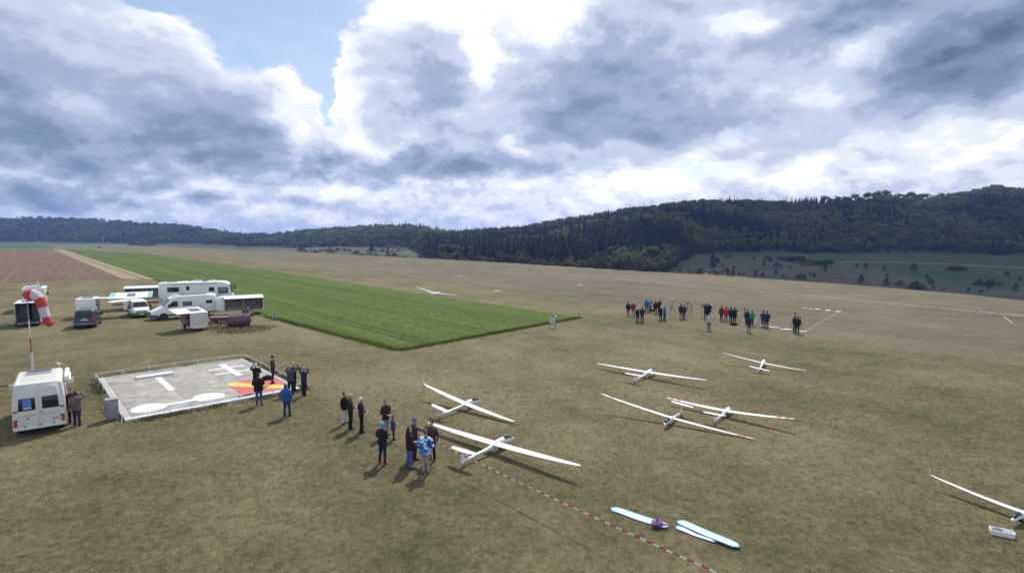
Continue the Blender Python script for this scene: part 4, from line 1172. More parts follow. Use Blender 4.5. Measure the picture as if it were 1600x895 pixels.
# gull-wing trailer behind the white and green van
c = P(205, 487); f = Vector((.52, -.85, 0)).normalized()
box_trailer('gull-wing trailer with green-edged flaps spread to both sides behind the minivan', c - f * 4.2 + Vector((-.9, 1.3, 0)), f, 4.2, .85, .55, 2.15, flap_l=1.5, flap_r=1.5, open_l=True, open_r=True, seed=12, tint=M_TEAL, flap_a=.02, nose=False).rotation_euler[1] = .11
# trailer hitched ahead of the dark minivan
c = P(134, 499); f = Vector((-.50, .866, 0)).normalized()
box_trailer('white trailer with solar roof standing behind the dark minivan, one flap out', c + f * .6, f, 3.2, .95, .50, 2.35, flap_r=1.6, open_r=True, seed=15, nose=False, flaplen=1.8)
# open-backed trailer behind the left motorhome
c, f = back_frame((20.5, 512.5), (68, 508.5))
f = Vector((-.60, .80, 0))
box_trailer('tall trailer with wide open dark back, partly behind the windsock', c, f, 4.2, 1.05, .38, 2.6, open_back=True, seed=18, solar=True, nose=False)

# --- motorhome in front of that trailer
def left_motorhome():
    c = (P(30, 452, 3.0) + P(72, 450.7, 3.0)) / 2; c.z = 0; f = Vector((-.62, .785, 0)).normalized()
    o = simple_van('motorhome', 'white motorhome with whip aerial on its roof, behind the open-backed trailer', 'motorhome', c, f,
        [(0, .5, 3.00, 1.08, 1.06, .12, .02), (.08, .45, 3.06, 1.14, 1.12, .10, 0), (5.2, .45, 3.06, 1.14, 1.12, .10, 0), (6.2, .45, 2.8, 1.1, 1.0, .2, 0), (6.6, .45, 1.4, 1.0, .9, .15, 0), (7.3, .5, 1.1, .95, .85, .12, 0)],
        M_CREAM, None, [(1.6, .98, .35), (6.4, .92, .35)])
    wf = wall_half(.45, 1.14, 3.06, 1.12)
    for sd in (1, -1):
        side_plate(o, 'side_window', rect(.7, 1.7, 1.85, 2.4), sd, wf, M_GLASS, proud=.014)
        side_plate(o, 'side_window', rect(3.2, 4.3, 1.85, 2.4), sd, wf, M_GLASS, proud=.014)
        side_plate(o, 'entry_door', rect(2.2, 2.85, .6, 2.55), sd, wf, M_WHITE, proud=.014)
        for z in (.9, 1.15): end_plate(o, 'tail_light', rect(sd * .85, sd * 1.0, z - .1, z + .1), lambda z: 0, -1, M_RED, proud=.02)
    mirror_pair(o, 5.9, 1.05, 1.9)
    end_plate(o, 'rear_window', rect(-.6, .6, 1.9, 2.4), lambda z: .02, -1, M_GLASS, proud=.012)
    for x0, x1, y0, y1, h in ((.5, 2.1, -.8, .8, .04), (2.5, 3.1, -.35, .35, .10), (3.5, 4.6, -.8, .3, .04), (4.7, 5.1, -.3, .3, .12)):
        b = MB(); b.box(x0, x1, y0, y1, 3.055, 3.07 + h); b.build('roof_hatch', M_WHITE if h > .06 else M_SOLAR, o, bevel=.01)
    b = MB(); b.tube([(3.4, -.6, 3.06), (3.1, -.3, 3.75)], [.03, .04], 6); b.build('aerial', M_WHITE, o)
    b = MB(); b.tube([(.9, -1.18, 2.93), (4.9, -1.18, 2.93)], .08, 8); b.build('awning_roll', M_WHITE, o, smooth=True)
    b = MB(); b.box(1.9, 2.3, -1.55, -1.16, .55, .62); b.build('entry_step', M_ALU, o)
left_motorhome()

# --- dark minivan seen from behind
def dark_minivan():
    c, f = back_frame((113.5, 514.5), (150.5, 512.5))
    f = Vector((-.50, .866, 0))
    md = mat('dark_blue_grey_paint', (.022, .026, .042), .3, .1, var=.08, coat=.4, dirt=.05)
    o = simple_van('minivan', 'dark blue-grey minivan seen from behind, towing position ahead of a white trailer', 'van', c, f,
        [(0, .34, 1.80, .92, .70, .16, .26), (.08, .30, 1.88, .95, .76, .2, .24), (.5, .28, 1.93, .955, .78, .2, .06), (3.3, .28, 1.95, .955, .78, .22, 0), (3.7, .28, 1.85, .955, .77, .22, 0), (4.35, .28, 1.15, .94, .8, .15, 0), (4.8, .3, .95, .88, .74, .12, 0), (4.9, .36, .8, .8, .7, .1, 0)],
        md, None, [(.9, .84, .33), (3.9, .84, .33)])
    o['label'] = 'dark blue-grey minivan seen from behind with red tail lights'
    xr = lambda z: .26 * max(0, z - .34) / 1.5
    wf = wall_half(.28, .955, 1.95, .78)
    end_plate(o, 'rear_window', [(-.74, 1.22), (.74, 1.22), (.64, 1.70), (-.64, 1.70)], xr, -1, M_GLASS, proud=.018)
    for sd in (1, -1):
        end_plate(o, 'tail_light', [(sd * .78, .78), (sd * .93, .78), (sd * .91, 1.20), (sd * .80, 1.20)], xr, -1, M_RED, proud=.018)
        side_plate(o, 'side_window', [(.5, 1.18), (3.9, 1.18), (3.45, 1.70), (.6, 1.72)], sd, wf, M_GLASS)
        b = MB(); b.tube([(.35, sd * .66, 1.98), (3.2, sd * .66, 2.01)], .025, 6); b.build('roof_rail', M_ALU, o, smooth=True)
    end_plate(o, 'number_plate', rect(-.27, .27, .86, .97), xr, -1, M_PLATE, proud=.016)
    b = MB()
    rg = ellipse_ring(Vector((xr(1.09) - .02, 0, 1.09)), Vector((0, 1, 0)), Vector((0, 0, 1)), .07, .07, 14)
    b.plate(rg, (-1, 0, 0), .02); b.build('badge', M_ALU, o)
    end_plate(o, 'bumper', rect(-.93, .93, .36, .56), xr, -1, md, proud=.09, th=.12)
    end_plate(o, 'bumper_strip', rect(-.85, .85, .50, .535), xr, -1, M_ALU, proud=.10, th=.02)
    mirror_pair(o, 3.5, .93, 1.22)
dark_minivan()

# --- white and green minivan facing the camera, with awning
def green_minivan():
    fl, fr = P(206, 497.5), P(237, 495.5)
    c = (fl + fr) / 2; f = Vector((.66, -.75, 0)).normalized()
    o = simple_van('minivan', 'white minivan with green lower body facing the camera, awning out at its side', 'van', c - f * 4.9, f,
        [(0, .34, 1.88, .92, .72, .16, .12), (.1, .30, 1.93, .95, .76, .2, .1), (.5, .28, 1.97, .955, .78, .2, 0), (3.2, .28, 1.99, .955, .78, .22, 0), (3.62, .28, 1.88, .955, .77, .22, 0), (4.32, .28, 1.20, .95, .80, .14, 0), (4.78, .30, 1.00, .90, .76, .12, 0), (4.92, .36, .82, .82, .70, .1, 0)],
        M_WHITE, None, [(.9, .84, .33), (3.95, .84, .33)])
    mg = mat('green_paint', (.02, .19, .07), .3, var=.1, coat=.6)
    wf = wall_half(.28, .955, 1.99, .78)
    slope_plate(o, 'windscreen', (4.26, 1.27), (3.68, 1.83), .76, .66, M_GLASS, proud=.02)
    for sd in (1, -1):
        side_plate(o, 'side_window', [(.5, 1.20), (3.9, 1.20), (3.45, 1.72), (.6, 1.74)], sd, wf, M_GLASS)
        side_plate(o, 'green_side_band', rect(.15, 4.6, .32, .70), sd, wf, mg, proud=.012)
        s = MB(); s.plate([(4.62, sd * .55, 1.03), (4.50, sd * .86, 1.04), (4.66, sd * .86, .84), (4.90, sd * .55, .84)], (.75, sd * .3, .5), .05); s.build('headlight', M_LAMP, o, bevel=.01)
    b = MB(); b.loft([rrect(x, .30, .66, w, w - .02, .06) for x, w in ((4.5, .955), (4.85, .90), (5.0, .80), (5.03, .6))]); b.build('bumper', mg, o, smooth=True)
    b = MB(); b.box(4.86, 4.95, -.50, .50, .74, .86); b.build('grille', M_BLACK, o, bevel=.015)
    b = MB(); b.plate(ellipse_ring(Vector((4.965, 0, .80)), Vector((0, 1, 0)), Vector((0, 0, 1)), .065, .065, 14), (1, 0, 0), .02); b.build('badge', M_ALU, o)
    b = MB(); b.box(4.99, 5.04, -.26, .26, .42, .53); b.build('number_plate', M_PLATE, o)
    mirror_pair(o, 3.75, .93, 1.28)
    # awning on the off side, two poles
    cl = mat('grey_awning_cloth', (.62, .63, .66), .8, var=.06)
    b = MB(); b.loft([[Vector((x, -.82 - 2.2 * q, 2.02 - .10 * q - .03 * math.sin(q * PI))) for q in np.linspace(0, 1, 6)] + [Vector((x, -.82 - 2.2 * q, 2.00 - .10 * q - .03 * math.sin(q * PI))) for q in np.linspace(1, 0, 6)] for x in (.9, 2.0, 3.1)])
    b.build('awning', cl, o, smooth=True)
    for x in (.95, 3.05):
        b = MB(); b.tube([(x, -2.98, .0), (x, -2.98, 1.92)], .015, 6); b.build('awning_pole', M_ALU, o)
    b = MB(); b.tube([(.8, -.84, 2.02), (3.2, -.84, 2.02)], .06, 8); b.build('awning_case', M_WHITE, o, smooth=True)
green_minivan()

# --- rusty flat cart and field roller
def cart():
    a, b_ = P(329, 507), P(356, 506)
    f = (b_ - a).normalized()
    o = thing('steel_cart', 'low rusty steel cart beside the brown roller', 'cart', a, f)
    b = MB(); b.box(0, 2.1, -.35, .55, .42, .80); b.build('box', M_RUST, o, bevel=.01)
    b = MB(); b.box(-.05, 2.2, -.40, .60, .80, .84); b.build('deck', mat('faded_red_deck', (.30, .16, .15), .6, var=.3, dirt=.3), o, bevel=.01)
    for x in (.4, 1.8):
        for y in (-.42, .62): wheel(o, x, y, .26, .14)
cart()
def roller():
    a, b_ = P(356, 514.5), P(391, 512.5)
    f = (b_ - a).normalized(); L_ = (b_ - a).length; r = .74
    o = thing('field_roller', 'brown steel field roller drum lying in dry weeds beside the cart', 'roller', a + Vector((-f.y, f.x, 0)) * r, f)
    b = MB(); rg = [[Vector((x, math.cos(t) * r * q, r + math.sin(t) * r * q)) for t in (2 * PI * i / 36 for i in range(36))] for x, q in ((.12, .55), (.12, .86), (0, .90), (0, .985), (.04, 1), (.1, .985), (L_ * .5, .985), (L_ - .1, .985), (L_ - .04, 1), (L_, .985), (L_, .90), (L_ - .12, .86), (L_ - .12, .55))]
    b.loft(rg); b.build('drum', M_MAROON, o, smooth=True, ang=35)
    b = MB(); b.tube([(-.1, 0, r), (L_ + .16, 0, r)], .09, 12); b.build('axle', M_RUST, o, smooth=True)
    b = MB()
    for x in (-.08, L_ + .06): b.box(x, x + .06, .0, 1.15, r - .05, r + .05)
    b.box(-.08, L_ + .12, 1.1, 1.2, r - .05, r + .05); b.build('frame', M_RUST, o)
roller()

# ------------------------------------------------------------------ people
CLOTH = {}
def cloth(col, pattern=None):
    k = (tuple(col), pattern)
    if k not in CLOTH:
        m = mat('cloth_%02d' % len(CLOTH), col, .85, var=.28, scale=9, bump=.5, spec=.2)
        if pattern:
            nt = m.node_tree; N, L = nt.nodes.new, nt.links.new
            tc = N('ShaderNodeTexCoord'); vo = N('ShaderNodeTexVoronoi'); vo.inputs['Scale'].default_value = 9
            L(tc.outputs['Object'], vo.inputs['Vector'])
            r = N('ShaderNodeValToRGB'); r.color_ramp.interpolation = 'CONSTANT'; sp = N('ShaderNodeSeparateColor')
            L(vo.outputs['Color'], sp.inputs[0]); L(sp.outputs[0], r.inputs[0])
            for i, (p_, c) in enumerate(((0, (.02, .07, .28)), (.35, (.05, .20, .60)), (.68, (.62, .72, .85)))):
                e = r.color_ramp.elements[i] if i < 2 else r.color_ramp.elements.new(p_)
                e.position = p_; e.color = (*c, 1)
            L(r.outputs[0], nt.nodes['Principled BSDF'].inputs['Base Color'])
        CLOTH[k] = m
    return CLOTH[k]

ARMS = {  # elbow, wrist, direction of the hand; x forward, y out to the side, for a 1.75 m figure
    'down': ((-.03, .265, 1.14), (.03, .275, .90), (.05, 0, -1)),
    'pocket': ((-.10, .31, 1.15), (.07, .215, .98), (.35, -.25, -1)),
    'front': ((-.02, .27, 1.14), (.22, .09, 1.06), (.6, -.6, 0)),
    'hold': ((-.02, .26, 1.14), (.27, .11, 1.16), (1, -.35, .1)),
    'shade': ((.14, .37, 1.42), (.15, .13, 1.66), (.15, -1, .25)),
    'binoc': ((.22, .27, 1.36), (.19, .09, 1.60), (.2, -.5, .8)),
    'head': ((.05, .36, 1.56), (.04, .14, 1.70), (.1, -1, .1)),
    'reach': ((.22, .26, 1.25), (.46, .18, 1.30), (1, 0, .1)),
}
def person(px, py, face, jacket, trousers, head, arms, label, h=1.75, z=0.0, shoes=(.03, .028, .025), hat=None, hood=False, near=True, pattern=None, loose=1.0, group='spectators on the grass', tilt=0.0, coat=.80, skirt=None, wide=1.0, item=None):
    g = P(px, py, z)
    o = thing('person', label, 'person', g, rz=math.radians(90 - face), group=group)
    o.scale = (h / 1.75,) * 3
    rd = random.Random(int(px * 13 + py * 7))
    V = Vector
    src, tags = [], []          # closed shapes, fused later into one skin
    mb = MB()
    def shape(rings, tag_):
        n0 = len(mb.v); mb.loft(rings); tags.extend([tag_] * (len(mb.v) - n0))
    def limb(pts, rs, tag_, n=10):
        n0 = len(mb.v); mb.tube(pts, rs, n); tags.extend([tag_] * (len(mb.v) - n0))
    ex, ey = V((1, 0, 0)), V((0, 1, 0))
    k = 1.06 * loose
    # jacket: hem, waist, chest, shoulders
    lean = tilt
    def tor(z_): return V((lean * (z_ - .85) * .9, 0, z_))
    hem = coat
    shape([ellipse_ring(tor(z_), ex, ey, a * k, b * k * wide, 14) for z_, a, b in ((hem, .125, .185), (hem + .06, .130, .190), (1.02, .122, .172), (1.16, .128, .180), (1.30, .130, .198), (1.39, .118, .195), (1.45, .088, .140), (1.485, .062, .075))], 0)
    # hips under the jacket and legs
    shape([ellipse_ring(tor(z_), ex, ey, a, b, 12) for z_, a, b in ((.78, .09, .13), (.86, .118, .168), (.96, .115, .160), (1.04, .10, .14))], 1)
    st = rd.uniform(.085, .13); foot_dir = []
    for sd in (1, -1):
        fx = rd.uniform(-.06, .08); fy = sd * st
        kx = fx * .5 + rd.uniform(.0, .03)
        limb([(0, sd * .088, .90), (kx * .5, sd * .095, .70), (kx, (sd * .09 + fy) / 2, .50), (fx * .8 - .01, fy, .30), (fx - .015, fy, .10), (fx - .015, fy, .075)], [.100, .088, .070, .066, .058, .058], 1)
        a = sd * rd.uniform(.05, .3); d = V((math.cos(a), math.sin(a), 0)); s_ = V((-math.sin(a), math.cos(a), 0)); c = V((fx - .02, fy, 0))
        shape([[c + d * t + s_ * (w * math.cos(q)) + V((0, 0, zc_ + hh * math.sin(q))) for q in (2 * PI * i / 10 for i in range(10))]
               for t, w, hh, zc_ in ((-.085, .025, .03, .045), (-.06, .042, .05, .052), (.0, .044, .052, .054), (.08, .048, .040, .042), (.15, .042, .028, .032), (.185, .022, .018, .024))], 2)
    hands = []
    for sd, pose in ((1, arms[0]), (-1, arms[1])):
        e, w, hd = ARMS[pose]
        e, w = V((e[0] + lean * .3, sd * e[1] * wide, e[2])), V((w[0] + lean * .3, sd * w[1], w[2]))
        sh = V((lean * .5, sd * .185 * wide, 1.40))
        limb([sh + V((0, -sd * .05, .01)), sh + V((.0, sd * .02, -.02)), sh.lerp(e, .5) + V((-.01, sd * .01, 0)), e, e.lerp(w, .5), w], [.066, .070, .060, .053, .050, .042], 0)
        hands.append((w, V((hd[0], sd * hd[1], hd[2])).normalized(), sd))
    # neck and head
    hx = lean * .62 + .012
    limb([(hx - .015, 0, 1.44), (hx, 0, 1.56)], [.056, .052], 3)
    shape([ellipse_ring(V((hx + dx, 0, z_)), ex, ey, a, b, 14) for z_, a, b, dx in ((1.525, .045, .038, .045), (1.545, .070, .056, .028), (1.58, .088, .068, .012), (1.62, .097, .074, .003), (1.66, .100, .077, -.002), (1.70, .094, .072, -.004), (1.735, .066, .052, -.004), (1.752, .025, .02, -.004))], 3)
    if near:
        shape([ellipse_ring(V((hx + .092 + dx, 0, z_)), ex, ey, a, b, 6) for z_, a, b, dx in ((1.592, .012, .014, .012), (1.602, .016, .016, .014), (1.625, .010, .009, .004), (1.64, .006, .006, .0))], 3)
        for sd in (1, -1): shape([ellipse_ring(V((hx - .01, sd * .078, z_)), ex, ey, a, .012, 6) for z_, a in ((1.595, .010), (1.615, .018), (1.64, .020), (1.655, .008))], 3)
    if hood:
        shape([ellipse_ring(V((hx - .03 + dx, 0, z_)), ex, ey, a, b, 12) for z_, a, b, dx in ((1.46, .10, .11, -.02), (1.54, .105, .098, -.02), (1.63, .110, .100, -.012), (1.71, .100, .090, -.008), (1.765, .06, .055, -.006), (1.78, .02, .02, 0))], 0)
    # fuse into one continuous body
    me0 = bpy.data.meshes.new('fuse'); me0.from_pydata(mb.v, [], mb.f); me0.update()
    bmx = bmesh.new(); bmx.from_mesh(me0); bmesh.ops.recalc_face_normals(bmx, faces=bmx.faces); bmx.to_mesh(me0); bmx.free()
    tmp = bpy.data.objects.new('fuse', me0); COL.objects.link(tmp)
    md = tmp.modifiers.new('r', 'REMESH'); md.mode = 'VOXEL'; md.voxel_size = .017 if near else .026
    sm = tmp.modifiers.new('s', 'SMOOTH'); sm.iterations = 3; sm.factor = .5
    dg = bpy.context.evaluated_depsgraph_get()
    me = bpy.data.meshes.new_from_object(tmp.evaluated_get(dg))
    bpy.data.objects.remove(tmp); bpy.data.meshes.remove(me0)
    src_v = np.array([tuple(p) for p in mb.v]); src_t = np.array(tags)
    co = np.empty(len(me.vertices) * 3); me.vertices.foreach_get('co', co); co = co.reshape(-1, 3)
    # folds of cloth
    fold = (hash_noise(co[:, 2] * 22 + co[:, 1] * 9, co[:, 0] * 14, int(px) % 50) - .5) * .016
    nr = np.empty(len(me.vertices) * 3); me.vertices.foreach_get('normal', nr); nr = nr.reshape(-1, 3)
    co2 = co + nr * (fold * (co[:, 2] < 1.47) * (co[:, 2] > .12))[:, None]
    me.vertices.foreach_set('co', co2.ravel())
    # colour by the nearest source shape
    vt = np.empty(len(co), int)
    for i in range(0, len(co), 500):
        dd = ((co[i:i + 500, None, :] - src_v[None]) ** 2).sum(-1); vt[i:i + 500] = src_t[dd.argmin(1)]
    z_ = co[:, 2]
    vt = np.where((vt == 1) & (z_ > hem + .0) & (np.abs(co[:, 1]) < .30), 0, vt)
    vt = np.where((vt == 0) & (z_ < hem - .005) & (np.abs(co[:, 1]) < .2), 1, vt)
    pm = []
    for p in me.polygons:
        t = [vt[i] for i in p.vertices]; pm.append(max(set(t), key=t.count))
    me.polygons.foreach_set('material_index', pm); me.polygons.foreach_set('use_smooth', [True] * len(me.polygons))
    me.name = 'body'
    for m in (cloth(jacket, pattern), cloth(trousers), cloth(shoes), M_SKIN): me.materials.append(m)
    # hands with five fingers, joined to the same mesh
    hm = MB()
    for w, d, sd in hands:
        up = V((0, 0, 1)) if abs(d.z) < .8 else V((1, 0, 0))
        s_ = d.cross(up).normalized(); n_ = s_.cross(d).normalized()
        hm.loft([[w + d * t + s_ * (a * math.cos(q)) + n_ * (b * math.sin(q)) for q in (2 * PI * i / 8 for i in range(8))] for t, a, b in ((-.02, .026, .02), (.03, .038, .018), (.075, .042, .016), (.095, .038, .012))])
        for i, ln in enumerate((.060, .072, .066, .050)):
            b0 = w + d * .088 + s_ * (-.030 + i * .020)
            hm.tube([b0, b0 + d * ln * .55 - n_ * .010, b0 + d * ln * .85 - n_ * .030], [.0095, .009, .007], 6)
        b0 = w + d * .03 + s_ * (.034 * -sd)
        hm.tube([b0, b0 + d * .03 + s_ * (-sd * .022), b0 + d * .062 + s_ * (-sd * .026) - n_ * .012], [.011, .010, .008], 6)
    bm = bmesh.new(); bm.from_mesh(me)
    hv = [bm.verts.new(p) for p in hm.v]
    for f_ in hm.f:
        q = bm.faces.new([hv[i] for i in f_]); q.material_index = 3; q.smooth = True
    bm.to_mesh(me); bm.free()
    body = bpy.data.objects.new('body', me); COL.objects.link(body); body.parent = o
    # hair, hat, eyes
    if not hood:
        hr = MB(); c = (hx - .010, 0, 1.655)
        hc = cloth(head)
        if hat == 'beanie':
            ellipsoid(hr, c, .112, .090, .125, 14, 7, -.12, 1)
            hr.build('knit_hat', hc, o, smooth=True)
        elif hat == 'cap':
            ellipsoid(hr, (c[0], 0, 1.67), .106, .084, .10, 14, 6, -.05, 1)
            hr.loft([[V((hx + t, w * q, 1.672 - .012 * (t - .08) * 10 + dz)) for q in (-1, -.5, 0, .5, 1)] + [V((hx + t, w * q, 1.664 - .012 * (t - .08) * 10 + dz)) for q in (1, .5, 0, -.5, -1)] for t, w, dz in ((.06, .070, 0), (.12, .066, 0), (.165, .040, 0))])
            hr.build('cap', hc, o, smooth=True)
        else:
            ellipsoid(hr, (c[0] - .008, 0, 1.668), .104, .083, .100, 14, 6, -.15, 1)
            ellipsoid(hr, (c[0] - .030, 0, 1.625), .083, .081, .085, 12, 6, -.8, .8)
            hr.build('hair', hc, o, smooth=True)
    if near:
        ey_ = MB()
        for sd in (1, -1): ellipsoid(ey_, (hx + .090, sd * .031, 1.640), .008, .012, .007, 8, 5)
        ey_.build('eyes', M_BLACK, o, smooth=True)
    if item == 'binoculars':
        b = MB()
        for sd in (1, -1): b.tube([(hx + .11, sd * .035, 1.64), (hx + .25, sd * .04, 1.655)], [.022, .03], 8)
        b.box(hx + .14, hx + .19, -.035, .035, 1.635, 1.655); b.build('binoculars', M_BLACK, o, smooth=True)
    if item == 'transmitter':
        b = MB(); b.box(.26, .42, -.11, .11, 1.13, 1.17); b.tube([(.36, 0, 1.17), (.52, 0, 1.30)], .006, 5); b.build('transmitter', M_BLACK, o, bevel=.01)
    if item == 'camera':
        b = MB(); b.box(.44, .52, -.14, -.02, 1.28, 1.37); b.tube([(.52, -.08, 1.32), (.60, -.08, 1.32)], .035, 8); b.build('camera', M_BLACK, o, bevel=.01)
    return o

BK, NV, DK, GY = (.018, .018, .022), (.025, .032, .075), (.045, .028, .030), (.12, .11, .11)
JEAN, NAVYT, BEIGE, WHT = (.07, .11, .22), (.022, .026, .055), (.36, .30, .25), (.62, .58, .53)
HAIRD, HAIRW, HAIRG = (.035, .025, .02), (.62, .60, .58), (.28, .25, .23)
G1 = 'people by the old camper van'; G2 = 'people at the signal area'; G3 = 'spectators along the barrier tape'; G4 = 'people on the runway with tripods'
person(121, 665, -22, (.15, .125, .12), (.035, .04, .10), HAIRD, ('down', 'shade'), 'person in taupe jacket and navy trousers shading eyes beside the old camper van', h=1.76, group=G1, loose=1.08)
person(113.5, 660.5, 150, (.075, .035, .035), NAVYT, (.10, .075, .06), ('down', 'pocket'), 'person in maroon jacket, blue scarf and cap facing the camera by the old camper van', h=1.82, group=G1, hat='cap', wide=1.12)
# around the signal area
person(401, 611, -35, BK, NAVYT, HAIRW, ('binoc', 'front'), 'white-haired person in black on the signal pad behind the black-jacketed one', z=.1, h=1.74, group=G2)
person(405, 633, -12, BK, JEAN, HAIRD, ('front', 'front'), 'person in black jacket and blue jeans standing at the edge of the signal pad', h=1.86, group=G2, loose=1.12, wide=1.08)
person(427, 599, 55, (.055, .033, .042), (.042, .030, .042), HAIRD, ('down', 'pocket'), 'person in dark plum clothes standing on the red marking', z=.1, h=1.80, group=G2, hat='beanie')
person(454.5, 616.5, 10, (.075, .078, .10), BK, HAIRG, ('shade', 'binoc'), 'person in dark grey jacket with arms raised at the corner of the pad', h=1.80, group=G2, loose=1.1)
person(459.5, 611, 20, BK, BK, (.3, .26, .22), ('binoc', 'binoc'), 'person in black half hidden behind the grey-jacketed one at the pad corner', h=1.78, group=G2)
person(475.5, 618, 20, NV, BK, HAIRG, ('head', 'head'), 'person in navy jacket with both hands up at the head, outermost by the pad', h=1.74, group=G2)
person(448.5, 650.5, 5, (.045, .105, .36), (.03, .045, .13), HAIRD, ('pocket', 'pocket'), 'person in bright blue hooded jacket with back to the camera', h=1.76, group=G2, hood=True, loose=1.14, wide=1.06)
# along the tape
person(539, 661.5, 110, BK, WHT, HAIRD, ('front', 'down'), 'dark-haired person in black jacket and white trousers by the tape', h=1.62, group=G3)
person(548, 670, 60, (.035, .027, .028), BK, (.40, .28, .22), ('front', 'front'), 'person in dark brown jacket and black trousers between two others by the tape', h=1.76, group=G3)
person(565, 675.5, 65, (.022, .025, .045), BK, HAIRW, ('pocket', 'front'), 'white-haired person in black standing third from the left by the tape', h=1.74, group=G3)
person(603.5, 680, 130, (.04, .028, .032), (.35, .33, .33), (.13, .09, .07), ('front', 'front'), 'person in dark open jacket with red lining facing the camera behind the child', h=1.74, group=G3)
person(614.5, 687, 60, (.045, .06, .16), (.03, .028, .05), HAIRD, ('front', 'hold'), 'small child in blue jacket at the barrier tape', h=1.12, group=G3, loose=1.18, wide=1.1)
person(598, 724.5, 25, (.022, .021, .028), (.025, .035, .075), (.10, .30, .68), ('front', 'front'), 'person with bright blue hat, black jacket and red shoes', h=1.78, group=G3, hat='beanie', shoes=(.62, .055, .03), loose=1.06)
person(648, 717, 60, (.075, .045, .05), (.03, .03, .06), (.10, .14, .26), ('down', 'reach'), 'person with grey-blue knit hat reaching out a camera over the tape', h=1.80, group=G3, hat='beanie', item='camera')
person(640.5, 731, 55, (.035, .022, .03), (.085, .13, .28), HAIRD, ('front', 'front'), 'person in dark hooded jacket and washed blue jeans by the tape', h=1.72, group=G3, hood=True, loose=1.06)
person(665.5, 739.5, 8, (.1, .2, .5), BEIGE, (.10, .10, .12), ('pocket', 'pocket'), 'person in blue and white patterned jacket and beige trousers', h=1.80, group=G3, hat='beanie', pattern='camo', loose=1.16, wide=1.1, shoes=(.10, .06, .05))
person(675, 719.5, 195, (.105, .04, .035), BK, (.045, .03, .025), ('down', 'front'), 'person in rust-brown jacket facing the camera behind the tape', h=1.74, group=G3)
# on the runway
RW = [
    (981.5, 493.5, 20, NV, JEAN, HAIRD, 'd', 'first person of the runway group, navy jacket and blue trousers, by the red jacket'),
    (989.3, 494.3, 10, (.32, .035, .045), (.22, .19, .14), HAIRW, 'd', 'person in red jacket and khaki trousers at the outer end of the runway group'),
    (996, 503.8, 40, (.025, .028, .05), NAVYT, HAIRW, 's', 'white-capped person in navy with raised arm in front of the red jacket'),
    (1003.3, 503.8, -15, (.028, .034, .06), NAVYT, HAIRD, 'd', 'person in navy standing shoulder to shoulder with the white-capped one'),
    (1010.2, 488.3, 0, (.06, .14, .46), (.06, .10, .25), (.06, .14, .4), 'd', 'person in blue jacket farthest back beside a light blue one'),
    (1015.3, 487.8, 30, (.28, .42, .62), (.04, .05, .09), HAIRD, 'h', 'person in pale blue jacket at the rearmost tripod'),
    (1024.3, 490.6, 30, BK, BK, HAIRD, 'd', 'slim person in black behind the white-hatted one'),
    (1030, 490.8, 30, BK, NAVYT, HAIRD, 'b', 'person in black bending over a camera near the slim one'),
    (1032.2, 501.3, 60, BK, NAVYT, HAIRW, 'd', 'person in black with white hat facing the bright blue jacket'),
    (1038.2, 500.8, 80, (.04, .20, .60), NAVYT, (.05, .22, .6), 'h', 'person in bright blue jacket holding a transmitter'),
    (1063.8, 498.6, 40, NV, (.48, .035, .06), HAIRD, 'd', 'person in navy jacket and red trousers'),
    (1068.8, 498.2, 30, (.035, .065, .16), (.07, .10, .15), HAIRD, 'd', 'person in blue jacket next to the red trousers'),
    (1102.4, 498.2, 10, NV, NAVYT, HAIRD, 'b', 'person in navy beside the white video camera'),
    (1107.2, 498.6, 40, BK, BK, HAIRD, 'b', 'person in black working the white video camera'),
    (1107.6, 516, 20, (.50, .50, .48), (.06, .08, .17), (.30, .28, .26), 's', 'person in light grey jacket nearest the camera of the runway group'),
    (1127, 501.4, 5, (.10, .055, .075), NAVYT, HAIRD, 'd', 'person in mauve jacket beside the bright red jacket'),
    (1134, 502.3, 25, (.55, .035, .04), NAVYT, HAIRD, 's', 'person in bright red jacket and dark trousers with raised arms'),
    (1141.6, 504.6, 30, (.028, .032, .06), NAVYT, HAIRD, 'd', 'person in navy between the bright red jacket and a black tripod'),
    (1147.2, 505.3, 35, BK, BK, HAIRD, 'b', 'person in black behind a camera with a bag at the feet'),
    (1167, 508.6, 30, (.03, .03, .05), NAVYT, HAIRD, 'd', 'person in dark jacket next to the green jacket'),
    (1174.6, 509.3, 20, (.02, .30, .20), BK, HAIRD, 'd', 'person in green jacket and black trousers'),
    (1170, 519.6, 15, (.035, .03, .05), (.13, .16, .24), HAIRD, 'd', 'person in dark jacket and grey-blue trousers standing in front of the green jacket'),
    (1192, 511.2, 30, (.04, .07, .22), (.06, .09, .18), HAIRD, 'h', 'person in blue leaning to a tripod near the white boards'),
    (1198, 512.6, 10, (.022, .035, .045), BK, HAIRD, 'd', 'broad person in black-green jacket near the white boards'),
    (1241.5, 519.8, 60, (.02, .02, .03), BK, HAIRD, 'h', 'person in black at the last tripod, half hidden'),
    (1245.5, 521.8, 10, (.022, .022, .035), BK, HAIRD, 'd', 'outermost person in black at the last tripod by the ground line'),
]
AP = {'d': ('down', 'pocket'), 's': ('down', 'shade'), 'h': ('hold', 'hold'), 'b': ('binoc', 'binoc')}
for px, py, fc, j, t, hd, ps, lb in RW:
    person(px, py, fc + random.uniform(-8, 8), j, t, hd, AP[ps], lb, h=random.uniform(1.70, 1.84), near=False, group=G4, loose=1.1, hat='cap' if hd == HAIRW else None, item='transmitter' if ps == 'h' else None)

